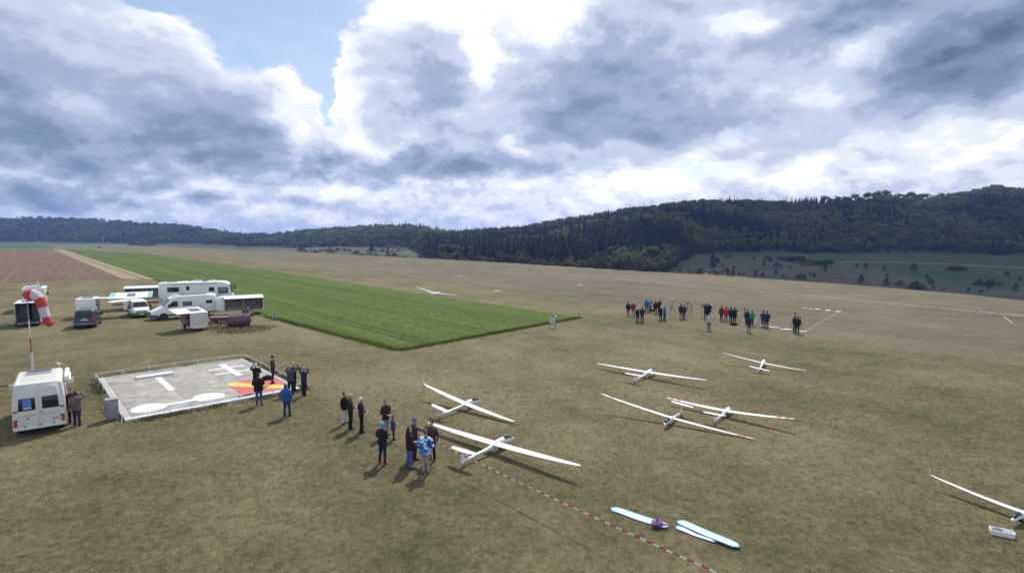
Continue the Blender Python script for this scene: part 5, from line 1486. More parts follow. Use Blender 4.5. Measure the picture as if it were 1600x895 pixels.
# ------------------------------------------------------------------ the signal area: concrete pad, painted signs, low rail
PU, PV = Vector((.737, .676, 0)), Vector((-.676, .737, 0))
PO = Vector((P(195.5, 656.5, .1).x, P(195.5, 656.5, .1).y, 0))
def L2(u, v, z=0.0): return PO + PU * u + PV * v + Vector((0, 0, z))
def signal_area():
    o = thing('signal_area', 'fenced concrete signal pad with white T, dumbbell and red square', 'signal area', L2(4.5, 5.8), PU)
    inv = Matrix.Rotation(-math.atan2(PU.y, PU.x), 4, 'Z') @ Matrix.Translation(-L2(4.5, 5.8))
    def lp(u, v, z): return inv @ L2(u, v, z)
    mc = mat('old_concrete', (.31, .292, .262), .9, var=.30, scale=1.6, bump=.4, dirt=.55)
    mk = mat('pale_kerb', (.38, .38, .35), .85, var=.15, scale=3, bump=.2, dirt=.2)
    mw = mat('white_sign_paint', (.66, .66, .67), .6, var=.12, scale=3, dirt=.38)
    mr = mat('red_sign_paint', (.52, .085, .075), .6, var=.25, scale=2.5, dirt=.3)
    my = mat('yellow_sign_paint', (.72, .47, .08), .6, var=.12, scale=2.5, dirt=.10)
    def slab(name, pts, z0, z1, m, bev=0):
        b = MB(); b.plate([lp(u, v, z1) for u, v in pts], (0, 0, 1), z1 - z0); return b.build(name, m, o, bevel=bev)
    U, V_ = 9.0, 11.6
    # concrete laid in panels
    for i in range(3):
        for j in range(4):
            u0, u1 = .32 + i * 2.8, .32 + (i + 1) * 2.8 - .018; v0, v1 = .27 + j * 2.78, .27 + (j + 1) * 2.78 - .018
            slab('concrete_panel', rect(min(u1, 8.68), u0, v0, v1) if 0 else [(u0, v0), (u1, v0), (u1, v1), (u0, v1)], -.05, .10 + random.uniform(-.004, .004), mc, .006)
    # kerb stones round the edge
    def kerb(a, b, n, w, m, name='kerb_stone'):
        a, b = Vector(a), Vector(b); d = (b - a); nrm = Vector((-d.y, d.x)).normalized() * w
        for k in range(n):
            p, q = a + d * (k / n), a + d * ((k + 1) / n) - d.normalized() * .012
            slab(name, [tuple(p), tuple(q), tuple(q + nrm), tuple(p + nrm)], -.06, .125 + random.uniform(-.005, .005), m, .008)
    kerb((0, 0), (U, 0), 9, .26, mw); kerb((U, .262), (U, V_), 11, .30, mk)
    kerb((U - .302, V_), (0, V_), 9, .18, mk); kerb((0, V_ - .182), (0, .262), 11, .30, mk)
    zt = .112
    def paint(name, pts, m, z=zt): return slab(name, pts, .09, z, m)
    tb = slab('landing_t_bar', rect(1.80, 3.92, 9.28, 9.80), .09, .26, mw, .01)
    paint('landing_t_stem', rect(2.80, 3.16, 4.85, 9.22), mw)
    paint('double_cross_bar', rect(5.96, 6.97, 8.86, 9.16), mw); paint('double_cross_bar', rect(7.46, 8.36, 8.86, 9.16), mw)
    paint('double_cross_bar', rect(5.96, 6.97, 7.14, 7.46), mw); paint('double_cross_bar', rect(7.46, 8.32, 7.14, 7.46), mw)
    paint('double_cross_stripe', rect(6.99, 7.44, 6.0, 10.45), mw)
    for cu, cv in ((1.28, 1.62), (4.28, 1.75)):
        paint('dumbbell_disc', [(cu + .84 * math.cos(t), cv + .90 * math.sin(t)) for t in (2 * PI * i / 40 for i in range(40))], mw)
    paint('dumbbell_bar', rect(2.06, 3.50, 1.46, 1.88), mw, .1145)
    ru0, ru1, rv0, rv1 = 5.85, 8.66, .62, 4.15
    paint('red_square', rect(ru0, ru1, rv0, rv1), mr)
    paint('yellow_diagonal', [(ru0, rv1), (ru0, rv1 - .62), (ru1 - .5, rv0), (ru1, rv0), (ru1, rv0 + .55), (ru0 + .5, rv1)], my, .1165)
    # low rail: posts and a thin bar on all sides
    mrail = mat('white_rail', (.70, .70, .70), .45, var=.08, dirt=.1)
    def rail(a, b, n):
        a, b = Vector(a), Vector(b)
        for k in range(n + 1):
            q = a.lerp(b, k / n); p = MB(); c = lp(q.x, q.y, 0)
            p.tube([c + Vector((0, 0, -.05)), c + Vector((0, 0, .40))], .018, 8); p.build('rail_post', mrail, o, smooth=True)
        r = MB(); r.tube([lp(a.x, a.y, .41), lp(b.x, b.y, .41)], .016, 8); r.build('rail_bar', mrail, o, smooth=True)
    e = .14
    rail((-e, -e), (U + e, -e), 5); rail((U + e, 0), (U + e, V_ + e), 6); rail((U, V_ + e), (-e, V_ + e), 6); rail((-e, V_), (-e, 0), 6)
signal_area()

def cabinet():
    c = P(176, 655); o = thing('electrical_cabinet', 'grey metal cabinet at the near corner of the signal pad', 'cabinet', c, PU)
    mg = mat('galvanised_sheet', (.30, .31, .35), .5, .35, var=.15, dirt=.25)
    b = MB(); b.box(-.26, .26, -.24, .24, .06, 1.08); b.build('body', mg, o, bevel=.012)
    b = MB(); b.box(-.285, .285, -.265, .265, 1.08, 1.12); b.build('lid', mg, o, bevel=.01)
    b = MB(); b.box(-.23, .23, -.26, -.242, .12, 1.02); d = b.build('door', mg, o, bevel=.008)
    b = MB(); b.box(.14, .17, -.28, -.261, .55, .68); b.build('handle', M_BLACK, d)
    b = MB(); b.box(-.24, .24, -.22, .22, .0, .058); b.build('plinth', M_GREY, o)
    b = MB(); b.box(-.36, -.262, -.1, .12, .25, .36); b.build('socket', M_GREY, o, bevel=.01)
cabinet()

# bag left on the pad
o = thing('holdall', 'black holdall lying on the pad behind the person in plum', 'bag', P(418, 593, .1), rz=.4)
b = MB(); b.loft([rrect(x, .0, h_, w, w * .9, .08) for x, h_, w in ((-.36, .16, .10), (-.30, .24, .17), (.0, .28, .19), (.30, .24, .17), (.36, .15, .10))]); b.build('bag_body', cloth(BK), o, smooth=True)
b = MB()
for y in (-.1, .1): b.tube([(-.16, y, .24), (-.1, y, .34), (.1, y, .34), (.16, y, .24)], .012, 6)
b.build('bag_handle', cloth(BK), o, smooth=True)

# ------------------------------------------------------------------ windsock
def windsock():
    base = P(51.5, 586); o = thing('windsock', 'red and white striped windsock drooping from a banded pole', 'windsock', base)
    sc = (base - cam.location).length; rt = Vector((base.y, -base.x, 0)).normalized()   # to the right as seen
    ht = 5.0
    mr, mw = thin(mat('windsock_red', (.74, .12, .14), .8, var=.12), .5), thin(mat('windsock_white', (.80, .78, .80), .8, var=.06), .5)
    mpr, mpw = mat('pole_red', (.45, .07, .035), .5, var=.2), mat('pole_white', (.66, .67, .67), .5, var=.08, dirt=.1)
    for z0, z1, r, m in ((0, 1.55, .075, mpw), (1.55, 2.62, .042, mpr), (2.62, 3.85, .045, mpw), (3.85, 5.25, .030, M_GREY)):
        b = MB(); b.tube([(0, 0, z0), (0, 0, z1)], r, 12); b.build('pole_band', m, o, smooth=True)
    # sock: a tapering cloth tube bending down to the right
    pts = [(-.48, 4.98), (-.25, 5.10), (.10, 5.14), (.42, 5.00), (.68, 4.72), (.84, 4.38), (.94, 4.00), (1.04, 3.66), (1.20, 3.44), (1.32, 3.30)]
    pts = [(.0, 5.44), (.16, 5.57), (.34, 5.58), (.52, 5.42), (.66, 5.15), (.75, 4.82), (.81, 4.45), (.87, 4.08), (.98, 3.74), (1.14, 3.50)]
    rad = [.34, .35, .345, .335, .32, .30, .28, .255, .23, .225]
    fw = Vector((-rt.y, rt.x, 0))
    P3 = [rt * a + Vector((0, 0, z)) - fw * (.10 * i) for i, (a, z) in enumerate(pts)]
    def ringat(t):
        i = min(int(t), 8); u = t - i
        def cr(k): return P3[max(0, min(9, k))]
        p = .5 * ((2 * cr(i)) + (cr(i + 1) - cr(i - 1)) * u + (2 * cr(i - 1) - 5 * cr(i) + 4 * cr(i + 1) - cr(i + 2)) * u * u + (3 * cr(i) - cr(i - 1) - 3 * cr(i + 1) + cr(i + 2)) * u ** 3)
        return p, rad[i] + (rad[min(i + 1, 9)] - rad[i]) * u
    for k in range(5):
        b = MB(); rg = []
        for q in range(7):
            t = (k + q / 6) * 9 / 5; p, r = ringat(t); p2, _ = ringat(min(t + .05, 8.999)); p1, _ = ringat(max(t - .05, 0)); ax = (p2 - p1).normalized()
            a = ax.cross(fw).normalized(); c = ax.cross(a)
            rg.append([p + (a * math.cos(s_) + c * math.sin(s_)) * r * (1 + .035 * math.sin(s_ * 5 + t * 2.1)) for s_ in (2 * PI * i / 24 for i in range(24))])
        inner = [[(v_ - sum(ring_, Vector()) / 24) * .975 + sum(ring_, Vector()) / 24 for v_ in ring_] for ring_ in reversed(rg)]
        b.loft(rg + inner, caps=False, closed=True); b.build('sock_band', mr if k % 2 == 0 else mw, o, smooth=True, ang=70)
    b = MB(); b.tube([(0, 0, 5.22), P3[1]], .02, 6); b.build('swivel_arm', M_GREY, o)
windsock()

# ------------------------------------------------------------------ barrier tape
def barrier_tape():
    o = thing('barrier_tape', 'red and white barrier tape stretched across the grass past the spectators', 'tape', P(470, 602))
    inv = Matrix.Translation(-P(470, 602))
    mr, mw = thin(mat('tape_red', (.66, .07, .06), .45, var=.08), .45), thin(mat('tape_white', (.82, .82, .82), .45, var=.04), .45)
    A = Vector((L2(9.14, -.1).x, L2(9.14, -.1).y, .45)); B = P(680, 689.5, .78); C = P(1124, 896, .78); D = C + (C - B).normalized() * 3
    def pos(s_):
        # gentle sag between the ties
        tot = [(A - B).length, (B - C).length, 3.0]
        for a, b_, l in ((A, B, tot[0]), (B, C, tot[1]), (C, D, tot[2])):
            if s_ <= l: return a.lerp(b_, s_ / l) - Vector((0, 0, .06 * math.sin(PI * s_ / l)))
            s_ -= l
        return D
    total = (A - B).length + (B - C).length + 3.0
    red, white = MB(), MB(); step = .21; n = int(total / step)
    sd = Vector(((C - A).y, -(C - A).x, 0)).normalized()
    for k in range(n):
        b = red if k % 2 else white
        piece = MB()
        rg = []
        for q in range(4):
            s_ = (k + q / 3) * step; p = pos(s_); tw = .35 * math.sin(s_ * .7) + .25 * math.sin(s_ * 2.3)
            w = (Vector((0, 0, math.cos(tw))) + sd * math.sin(tw)) * .023
            nn = (Vector((0, 0, -math.sin(tw))) + sd * math.cos(tw)) * .0015
            rg.append([inv @ (p - w - nn), inv @ (p + w - nn), inv @ (p + w + nn), inv @ (p - w + nn)])
        piece.loft(rg); piece.build('tape_band', mr if k % 2 else mw, o)
    # stakes that carry it: the far end is tied to the pad rail
    for nm, p in (('stake', D),):
        b = MB(); q = inv @ Vector((p.x, p.y, 0)); b.tube([q, q + Vector((0, 0, .95))], .014, 8); b.build(nm, M_ALU, o)
barrier_tape()

# ------------------------------------------------------------------ wing bags, cloth, tray
M_BAG = mat('silver_blue_bag', (.30, .52, .65), .45, .0, var=.05, coat=.2)
M_BAGE = mat('dark_blue_binding', (.04, .06, .22), .6, var=.1)
def wing_bag(label, a, b_, w0, w1, z=0.0, th=.05):
    d = (b_ - a); L_ = d.length
    o = thing('wing_bag', label, 'bag', a + Vector((0, 0, z)), d.normalized(), group='silver-blue wing bags on the grass')
    m = MB(); rg = []; e = MB(); eg = []
    for t in np.linspace(0, 1, 15):
        x = t * L_; w = (w0 + (w1 - w0) * t) * min(1, math.sqrt(max(0.02, 1 - max(0, (.10 - min(t, 1 - t)) / .10) ** 2)))
        h = th * (.8 + .2 * math.sin(t * 9)) * min(1, .45 + 6 * min(t, 1 - t))
        rg.append([Vector((x, w * math.cos(q), .012 + h * (.5 + .5 * math.sin(q)) + .004)) for q in (2 * PI * i / 12 for i in range(12))])
        eg.append([Vector((x, (w + .02) * math.cos(q), .02 + .022 * math.sin(q))) for q in (2 * PI * i / 12 for i in range(12))])
    m.loft(rg); m.build('cover', M_BAG, o, smooth=True, ang=60)
    e.loft(eg); e.build('binding', M_BAGE, o, smooth=True)
    return o
wing_bag('single silver-blue wing bag with a purple cloth on its end', P(954, 794), P(1044, 824), .17, .19)
wing_bag('lower silver-blue wing bag, mostly covered by another one', P(1056, 822.5), P(1122, 847), .17, .14)
wing_bag('silver-blue wing bag lying across another, farthest from the tape end', P(1058, 816.5), P(1156, 858), .18, .16, z=.055)
def purple_cloth():
    c = P(1027, 818.5, .09); o = thing('crumpled_cloth', 'crumpled purple patterned cloth on the single wing bag', 'cloth', c, rz=.3)
    b = MB(); rd = random.Random(4)
    ellipsoid(b, (0, 0, .04), .20, .15, .085, 18, 9)
    b.v = [(x * (1 + .25 * rd.uniform(-1, 1)), y * (1 + .25 * rd.uniform(-1, 1)), max(.002, z * (1 + .5 * rd.uniform(-1, 1)))) for x, y, z in b.v]
    b.build('folds', cloth((.30, .14, .36)), o, smooth=True, ang=70)
    b = MB(); b.tube([(.12, -.1, .05), (.2, -.16, .03), (.28, -.12, .02)], [.05, .04, .02], 8); b.build('sleeve', cloth((.42, .26, .44)), o, smooth=True)
purple_cloth()
def tray():
    a, b_ = P(1558, 836), P(1582, 841); f = (b_ - a).normalized()
    o = thing('white_tray', 'open white plastic tray with a dark thing inside, beside the cut-off glider', 'tray', (a + b_) / 2 + Vector((0, .12, 0)), f)
    m = MB(); w, l, h = .15, .29, .17
    for x0, x1, y0, y1, z1 in ((-l, l, -w, -w + .02, h), (-l, l, w - .02, w, h), (-l, -l + .02, -w + .021, w - .021, h), (l - .02, l, -w + .021, w - .021, h), (-l + .021, l - .021, -w + .021, w - .021, .02)):
        m.box(x0, x1, y0, y1, .004, z1)
    m.build('tray_body', M_WHITE, o, bevel=.004)
    m = MB(); m.box(-.16, .02, -.09, .08, .021, .145); m.build('charger', M_BLACK, o, bevel=.015)
    m = MB(); m.tube([(l + .0, -w * .6, h - .03), (l + .05, 0, h - .03), (l + .0, w * .6, h - .03)], .012, 6); m.build('handle', M_WHITE, o)
tray()

# ------------------------------------------------------------------ tripods on the runway
TP = [(1049.7, 493, 1.85, 'w', 'tallest tripod with white-topped video camera, standing free on the runway'), (1073.5, 494.5, 1.7, 'p', 'thin tripod with small camera next to the red trousers'),
      (1079.8, 496, 1.65, 'b', 'wooden-legged tripod with black camera, in the gap of the runway group'), (1096.5, 496.8, 1.6, 's', 'single monopod stand with round base'),
      (1018.5, 488.5, 1.5, 'b', 'tripod at the pale blue jacket'), (1110.8, 498.5, 1.62, 'w', 'tripod carrying the white video camera between navy and black jackets'), (1150.5, 505.5, 1.55, 'b', 'black tripod beside the bag'),
      (1162.8, 503.5, 1.7, 'p', 'lone tripod left of the green jacket'), (1188.6, 511, 1.4, 'b', 'low tripod at the blue jacket near the white boards'), (1249.3, 519.5, 1.6, 'b', 'last tripod by the ground line'), (1241, 514, 1.8, 'p', 'thin pole tripod behind the last two people')]
def tripod(px, py, h, kind, label):
    c = P(px, py); o = thing('tripod', label, 'tripod', c, rz=random.uniform(0, 2), group='camera tripods on the runway')
    ml = mat('tripod_wood', (.22, .15, .09), .6, var=.2) if kind == 'b' and px == 1079.8 else M_BLACK
    top = h * .70
    for k in range(3):
        q = k * 2 * PI / 3
        b = MB()
        if kind == 's':
            b.tube([(0, 0, .06), (math.cos(q) * .28, math.sin(q) * .28, .012)], .018, 6)
        else:
            b.tube([(math.cos(q) * .04, math.sin(q) * .04, top), (math.cos(q) * .48, math.sin(q) * .48, .01)], [.024, .016], 6)
        b.build('leg', ml, o)
    b = MB(); b.tube([(0, 0, .05 if kind == 's' else top - .1), (0, 0, h - .16)], .02, 8); b.build('centre_column', M_BLACK, o)
    b = MB(); b.box(-.13, .15, -.06, .06, h - .16, h); b.tube([(.15, 0, h - .08), (.26, 0, h - .08)], .05, 10); b.tube([(-.1, .05, h - .14), (-.32, .1, h - .28)], .01, 5)
    cm = b.build('camera', M_BLACK, o, bevel=.008)
    if kind == 'w':
        b = MB(); b.box(-.15, .20, -.075, .075, h + .002, h + .10); b.build('rain_cover', M_PLATE, cm, bevel=.02)
for t in TP: tripod(*t[:4], t[4])
for lb, q in (('dark bag on the ground by the rearmost tripod', (1018.5, 486.3)), ('black bag at the feet of the person in black by the tripod', (1146.5, 508.2))):
    o = thing('camera_bag', lb, 'bag', P(*q), rz=.3, group='camera bags on the runway')
    b = MB(); b.loft([rrect(x, 0, h_, w, w * .85, .06) for x, h_, w in ((-.34, .18, .12), (-.28, .27, .18), (.28, .27, .18), (.34, .17, .12))]); b.build('bag_body', cloth(BK), o, smooth=True)
    b = MB(); b.tube([(-.2, 0, .26), (-.1, 0, .36), (.1, 0, .36), (.2, 0, .26)], .014, 6); b.build('bag_handle', cloth(BK), o)

# ------------------------------------------------------------------ boards and lines on the ground
BD = [(1192, 508.8, .5, .35), (1199, 509.3, .6, .35), (1208, 511.2, .7, .45), (1213.5, 511.6, .5, .4), (1222.5, 514.7, .5, .35), (1231, 514.7, .8, .55), (1253.5, 518, .8, .55),
      (1258, 481.6, .6, .35), (1267, 482.6, .6, .35), (1277.5, 483.2, .7, .6), (1293.5, 484.8, .6, .7), (1310, 487, .7, .7),
      (720.5, 431.8, 1.9, .6), (776, 454.3, 1.3, .6), (906, 445.6, 1.2, .5), (293, 388.8, 12, 2.5)]
for i, (px, py, w, d_) in enumerate(BD):
    c = P(px, py)
    o = thing('ground_board', ('white board on the grass by the spectators, one of the near corner row' if i < 7 else 'white board on the grass in the far corner row' if i < 12 else 'lone white marker panel lying on the runway'), 'board', c, rz=random.uniform(-.5, .1),
              group='near row of white boards' if i < 7 else 'far row of white boards' if i < 12 else 'lone runway marker panels')
    b = MB(); k = random.uniform(.6, 1)
    b.plate([(-w / 2, -d_ / 2, .05), (w / 2, -d_ / 2 * k, .05), (w / 2 * k, d_ / 2, .05), (-w / 2 * .8, d_ / 2 * .9, .05)], (0, 0, 1), .045); b.build('panel', M_PLATE, o, bevel=.005)
    b = MB(); b.tube([(-w * .3, 0, .05), (w * .3, 0, .058)], .012, 6); b.build('batten', M_PLATE, o)
def line(name, pa, pb, w, m, z=.012, dash=None, gap=0):
    a, b_ = P(*pa), P(*pb); d = (b_ - a); L_ = d.length; d.normalize(); n = Vector((-d.y, d.x, 0)) * w / 2; s_ = 0; mb = MB()
    while s_ < L_:
        e = min(L_, s_ + (dash or L_) * random.uniform(.8, 1.15)); p, q = a + d * s_, a + d * e
        mb.add([(p - n) + Vector((0, 0, z)), (q - n) + Vector((0, 0, z)), (q + n) + Vector((0, 0, z)), (p + n) + Vector((0, 0, z))], [(0, 1, 2, 3)])
        s_ = e + gap * random.uniform(.7, 1.3)
    o = mb.build(name, m)
    if o.data.polygons[0].normal.z < 0: o.data.flip_normals()
    return tag(o, kind='structure')
line('runway_marking', (1640, 497.5), (1268, 462), .36, M_LIME, dash=2.2, gap=.25)
line('runway_marking', (1268, 462), (1060, 445.5), .38, M_LIME, dash=2.4, gap=.35)
line('runway_marking', (1060, 445.5), (880, 427.5), .36, M_LIME, dash=3.5, gap=1.4)
line('runway_marking', (880, 427.5), (600, 409.0), .42, M_LIME, dash=7, gap=10)
line('runway_marking', (600, 409), (430, 396.5), .5, M_LIME, dash=9, gap=30)
line('runway_marking', (1311, 487), (1256, 518.5), .055, M_LIME, z=.014)
line('runway_marking', (1568, 495), (1583, 505), .14, M_LIME, z=.014)
line('mown_strip', (1256, 518.5), (1234, 531), .15, M_MOWN, z=.014)
line('mown_strip', (1230, 524.5), (960, 494), .2, M_MOWN, z=.016, dash=6, gap=1)
line('mown_strip', (1000, 486), (640, 436.5), .45, M_MOWN, z=.016, dash=12, gap=2)
line('mown_strip', (640, 436.5), (420, 412), .6, M_MOWN, z=.016, dash=20, gap=3)

# ------------------------------------------------------------------ notice board and post at the tip of the crop
o = thing('notice_board', 'white notice board with blue print at the tip of the green field', 'sign', P(863, 512.5), rz=-.08)
b = MB(); b.box(-.32, .32, -.02, .02, .55, 1.12); pn = b.build('panel', M_PLATE, o, bevel=.006)
b = MB()
for k, (x0, x1) in enumerate(((-.24, .22), (-.20, .05), (-.22, .24), (-.1, .2))): b.box(x0, x1, -.024, -.0205, .96 - k * .09, 1.00 - k * .09)
b.build('printed_line', mat('blue_print', (.06, .09, .32), .6, var=.3), pn)
b = MB(); b.box(-.36, .36, -.03, .03, 1.122, 1.16); b.build('top_rail', M_BLACK, o)
for x in (-.34, .34):
    b = MB(); b.box(x - .025, x + .025, -.03, .03, 0, 1.12 if x < 0 else 1.2); b.build('post', M_BLACK, o)
b = MB(); b.box(.24, .46, -.08, .1, 1.21, 1.33); b.build('lamp_box', M_WHITE, o, bevel=.01)
o = thing('marker_post', 'thin red and white marker post behind the notice board', 'post', P(903.5, 495))
for z0, z1, m in ((0, .55, M_BLACK), (.55, .95, MATS['pole_white']), (.95, 1.35, mat('mauve_flag_tape', (.34, .16, .36), .7))):
    b = MB(); b.tube([(0, 0, z0), (0, 0, z1)], .03, 8); b.build('post_band', m, o)
# small folding chair lying by the crop edge, right of the open trailer
o = thing('folding_chair', 'small grey folding chair on the grass right of the open trailer', 'chair', P(429, 500), rz=.3)
b = MB(); b.box(-.22, .22, -.22, .22, .40, .43); b.build('seat', M_GREY, o, bevel=.01)
b = MB(); b.box(-.22, .22, .20, .23, .45, .80); b.build('backrest', M_GREY, o, bevel=.01)
for x in (-.2, .2):
    for y in (-.2, .2): b = MB(); b.tube([(x, y, 0), (x, -y * .6, .40)], .012, 6); b.build('leg', M_ALU, o)

# ------------------------------------------------------------------ trees and shrubs one can tell apart
R_ = random.Random(77)
SH = [  # juniper and thorn on the heath: px, py of the foot, height in the photo (px), kind
    (1104, 391, 5, 1), (1082, 401, 14, 9), (1092, 396, 13, 9), (1114, 419, 20, 2), (1095, 426, 6, 3), (1121, 411, 8, 0), (1129, 417, 4, 1), (1133, 404, 5, 4), (1139, 404, 5, 4), (1146, 430, 8, 0), (1147, 421, 5, 1),
    (1163, 430, 4, 1), (1156, 431, 5, 0), (1178, 407, 5, 0), (1181, 433, 11, 2), (1192, 433, 6, 1), (1194, 416, 8, 0), (1204, 409, 6, 1), (1213, 430, 8, 0), (1215, 418, 7, 3), (1225, 435, 6, 1), (1232, 436, 4, 0),
    (1235, 420, 5, 1), (1252, 437, 8, 3), (1258, 437, 7, 0), (1267, 431, 5, 1), (1273, 434, 8, 0), (1284, 421, 4, 1), (1290, 426, 11, 2), (1339, 418, 6, 0), (1347, 443, 12, 0), (1353, 421, 9, 2), (1382, 424, 7, 0), (1387, 434, 5, 0),
    (1387, 446, 10, 0), (1408, 447, 7, 3), (1428, 424, 11, 0), (1450, 437, 7, 0), (1457, 445, 8, 3), (1461, 452, 5, 1), (1478, 454, 4, 1), (1516, 457, 6, 0), (1535, 458, 5, 1), (1548, 453, 14, 2), (1554, 446, 9, 0), (1575, 433, 8, 0),
    (1590, 456, 12, 2), (1596, 440, 8, 0), (1386, 396, 8, 0), (1415, 396, 8, 0), (1521, 397, 13, 3),
]
for i, (px, py, hp, k) in enumerate(SH):
    # walk out along the line of sight until it meets the ground
    d = ray(px, py); d /= d.y; Y = 120.0; hit = None
    e_ = float(np.interp(math.atan((px - CX) / F), _az, _kr[:, 0] * _cs))
    Y = e_ * 1.3 + 60
    while Y < 800:
        if CAMH + d.z * Y < float(ground_z(d.x * Y, Y)): hit = Y; break
        Y += 2
    if hit is None: hit = 380
    h = hp * hit / F * 1.05
    if k == 9: tree('pine_tree', CON[3], 'slim lone pine in front of the dark wood edge, one of two', 'tree', px, hit, h / 16, 'lone pines on the heath', sx=1.1); continue
    if k == 4: k = 1
    ms, hh = JUN[k % 4], (4.2, 3.2, 5.2, 2.6)[k % 4]
    size = 'tall' if hp >= 11 else 'middle-sized' if hp >= 7 else 'small'
    where = ('on the heath beside the dark wood' if px < 1150 else 'on the left half of the brown heath' if px < 1245 else 'in the middle of the brown heath' if px < 1330 else 'on the right half of the brown heath' if px < 1420 else 'at the right end of the brown heath' if px < 1500 else 'on the slope at the picture edge') if py > 402 else 'up on the green pasture below the wood'
    low = ', near the rim' if py > 428 and px < 1330 or py > 440 else ''
    tree('juniper_bush', ms, '%s %s juniper %s%s' % (size, ('pointed', 'bushy', 'column-shaped', 'spreading')[k % 4], where, low), 'bush', px, hit, h / hh, 'junipers scattered across the far heath', sx=R_.uniform(1.0, 1.7))
for px, py, n, w, lb in ((1225, 408, 14, 62, 'the long clump left on the pasture'), (1275, 414, 12, 44, 'the dense clump below the long one'), (1335, 395, 14, 70, 'the hedge just below the wood edge'), (1490, 423, 9, 30, 'the rounded clump beside the field path'), (1265, 396, 7, 28, 'the low clump left of the wood-edge hedge'), (1440, 452, 6, 26, 'the clump on the runway rim at the right'), (1545, 447, 8, 40, 'the clump on the slope at the picture edge')):
    for _ in range(n):
        x = px + R_.uniform(-.5, .5) * w; d = ray(x, py); d /= d.y; Y = 250.0
        while Y < 800 and CAMH + d.z * Y >= float(ground_z(d.x * Y, Y)): Y += 2
        tree('thorn_shrub', BUSH[R_.randrange(2)], 'dark thorn shrub in ' + lb, 'bush', x, Y + R_.uniform(-6, 6), R_.uniform(1.2, 2.0), 'thorn shrubs in ' + lb)
# big dark trees standing before the right wood edge
for px, s in ((1494, 1.0), (1550, 1.25), (1561, 1.2), (1576, 1.3), (1240, .8), (1183, .8), (1213, .7)):
    tree('spruce_tree', CON[R_.randrange(3)], 'dark spruce standing out before the wood edge above the pasture', 'tree', px, float(forest_start(px)) - R_.uniform(2, 10), s * .9, 'spruces before the right wood edge', sx=1.35)
# skyline trees on the ridge
crest_d = lambda px: float(np.interp(math.atan((px - CX) / F), _az, _kr[:, 4] * _cs))
for px in np.arange(1118, 1264, 4.2):
    tree('spruce_tree', CON[R_.randrange(3)], 'dark spruce breaking the skyline on the ridge', 'tree', px + R_.uniform(-2, 2), crest_d(px) + R_.uniform(-12, 8), R_.uniform(.65, 1.05), 'spruces on the skyline', sx=1.25)
for px in np.arange(1280, 1470, 6.5):
    tree('beech_tree', AIRY[R_.randrange(2)], 'airy broad-leaved tree with sky showing under its crown on the ridge', 'tree', px + R_.uniform(-3, 3), crest_d(px) + R_.uniform(-4, 10), R_.uniform(1.0, 1.35), 'airy trees on the skyline')
for px in np.arange(1475, 1640, 8):
    tree('beech_tree', BRO[R_.randrange(4)], 'full-crowned beech on the highest part of the ridge', 'tree', px + R_.uniform(-3, 3), crest_d(px) + R_.uniform(-6, 10), R_.uniform(.9, 1.25), 'beeches on the hilltop')
for px in np.arange(640, 1110, 9):
    tree('beech_tree', (BRO + AIRY)[R_.randrange(6)], 'pale green broad-leaved tree along the long wooded crest', 'tree', px + R_.uniform(-4, 4), crest_d(px) + R_.uniform(-8, 10), R_.uniform(.75, 1.05), 'broad-leaved trees along the crest')
# the near wood edge below the plateau rim
for px in np.arange(672, 1062, 6.5):
    q = px + R_.uniform(-3, 3)
    tree('budding_tree', BUD[R_.randrange(3)], 'brownish budding tree in the wood edge behind the runway rim', 'tree', q, float(forest_start(q)) - R_.uniform(0, 14), R_.uniform(.75, 1.05), 'budding trees behind the runway rim')
for px in np.arange(660, 1150, 11):
    q = px + R_.uniform(-5, 5); e_ = float(np.interp(math.atan((q - CX) / F), _az, _kr[:, 0] * _cs))
    tree('rim_shrub', BUSH[R_.randrange(2)], 'small scrubby bush peeping over the rim of the plateau', 'bush', q, e_ * R_.uniform(1.03, 1.12), R_.uniform(.45, .95), 'bushes along the plateau rim')
# the valley gap left of the ridge: lone trees, blossom, hedges
for px, d, ms, s, lb, cat in ((581, 640, CON[0], .75, 'dark lone spruce on the green patch in the valley gap', 'tree'), (606, 600, CON[3], .8, 'second dark spruce in the valley gap', 'tree'),
                              (616, 470, BUSH[0], 2.4, 'rounded reddish budding bush before the wood corner', 'bush'), (507, 760, BRO[3], 1.1, 'pale green round tree in the valley gap', 'tree'),
                              (611, 520, BUSH[0], 1.5, 'low reddish bush beside the rounded one', 'bush')):
    tree('spruce_tree' if 'spruce' in lb else 'valley_bush' if cat == 'bush' else 'pale_tree', ms, lb, cat, px, d, s)
bl = [juniper_meshes(61, 3.0, 2.2, M_BLOS, 190)]
for px in (486, 516, 533, 546, 560, 572, 590, 600, 624):
    tree('blossoming_shrub', bl[0], 'white blossoming shrub in the valley gap beyond the runway', 'bush', px + R_.uniform(-3, 3), R_.uniform(640, 820), R_.uniform(.8, 1.4), 'blossoming shrubs in the valley gap')
for px in np.arange(470, 650, 5):
    tree('hedge_bush', BUSH[R_.randrange(2)], 'dark low bush in the hedge beyond the far runway rim', 'bush', px + R_.uniform(-3, 3), R_.uniform(500, 760), R_.uniform(1.1, 2.2), 'hedge bushes beyond the far rim')
for px in (206, 212, 219, 226, 234, 241):
    tree('field_bush', BUSH[0 if px % 2 else 1], 'bush in the small clump at the end of the green field', 'bush', px, 860 + R_.uniform(-20, 20), R_.uniform(1.8, 2.8), 'clump of bushes at the field end')
tree('field_bush', BUSH[1], 'single tiny bush on the far pasture', 'bush', 157, 640, 1.0)

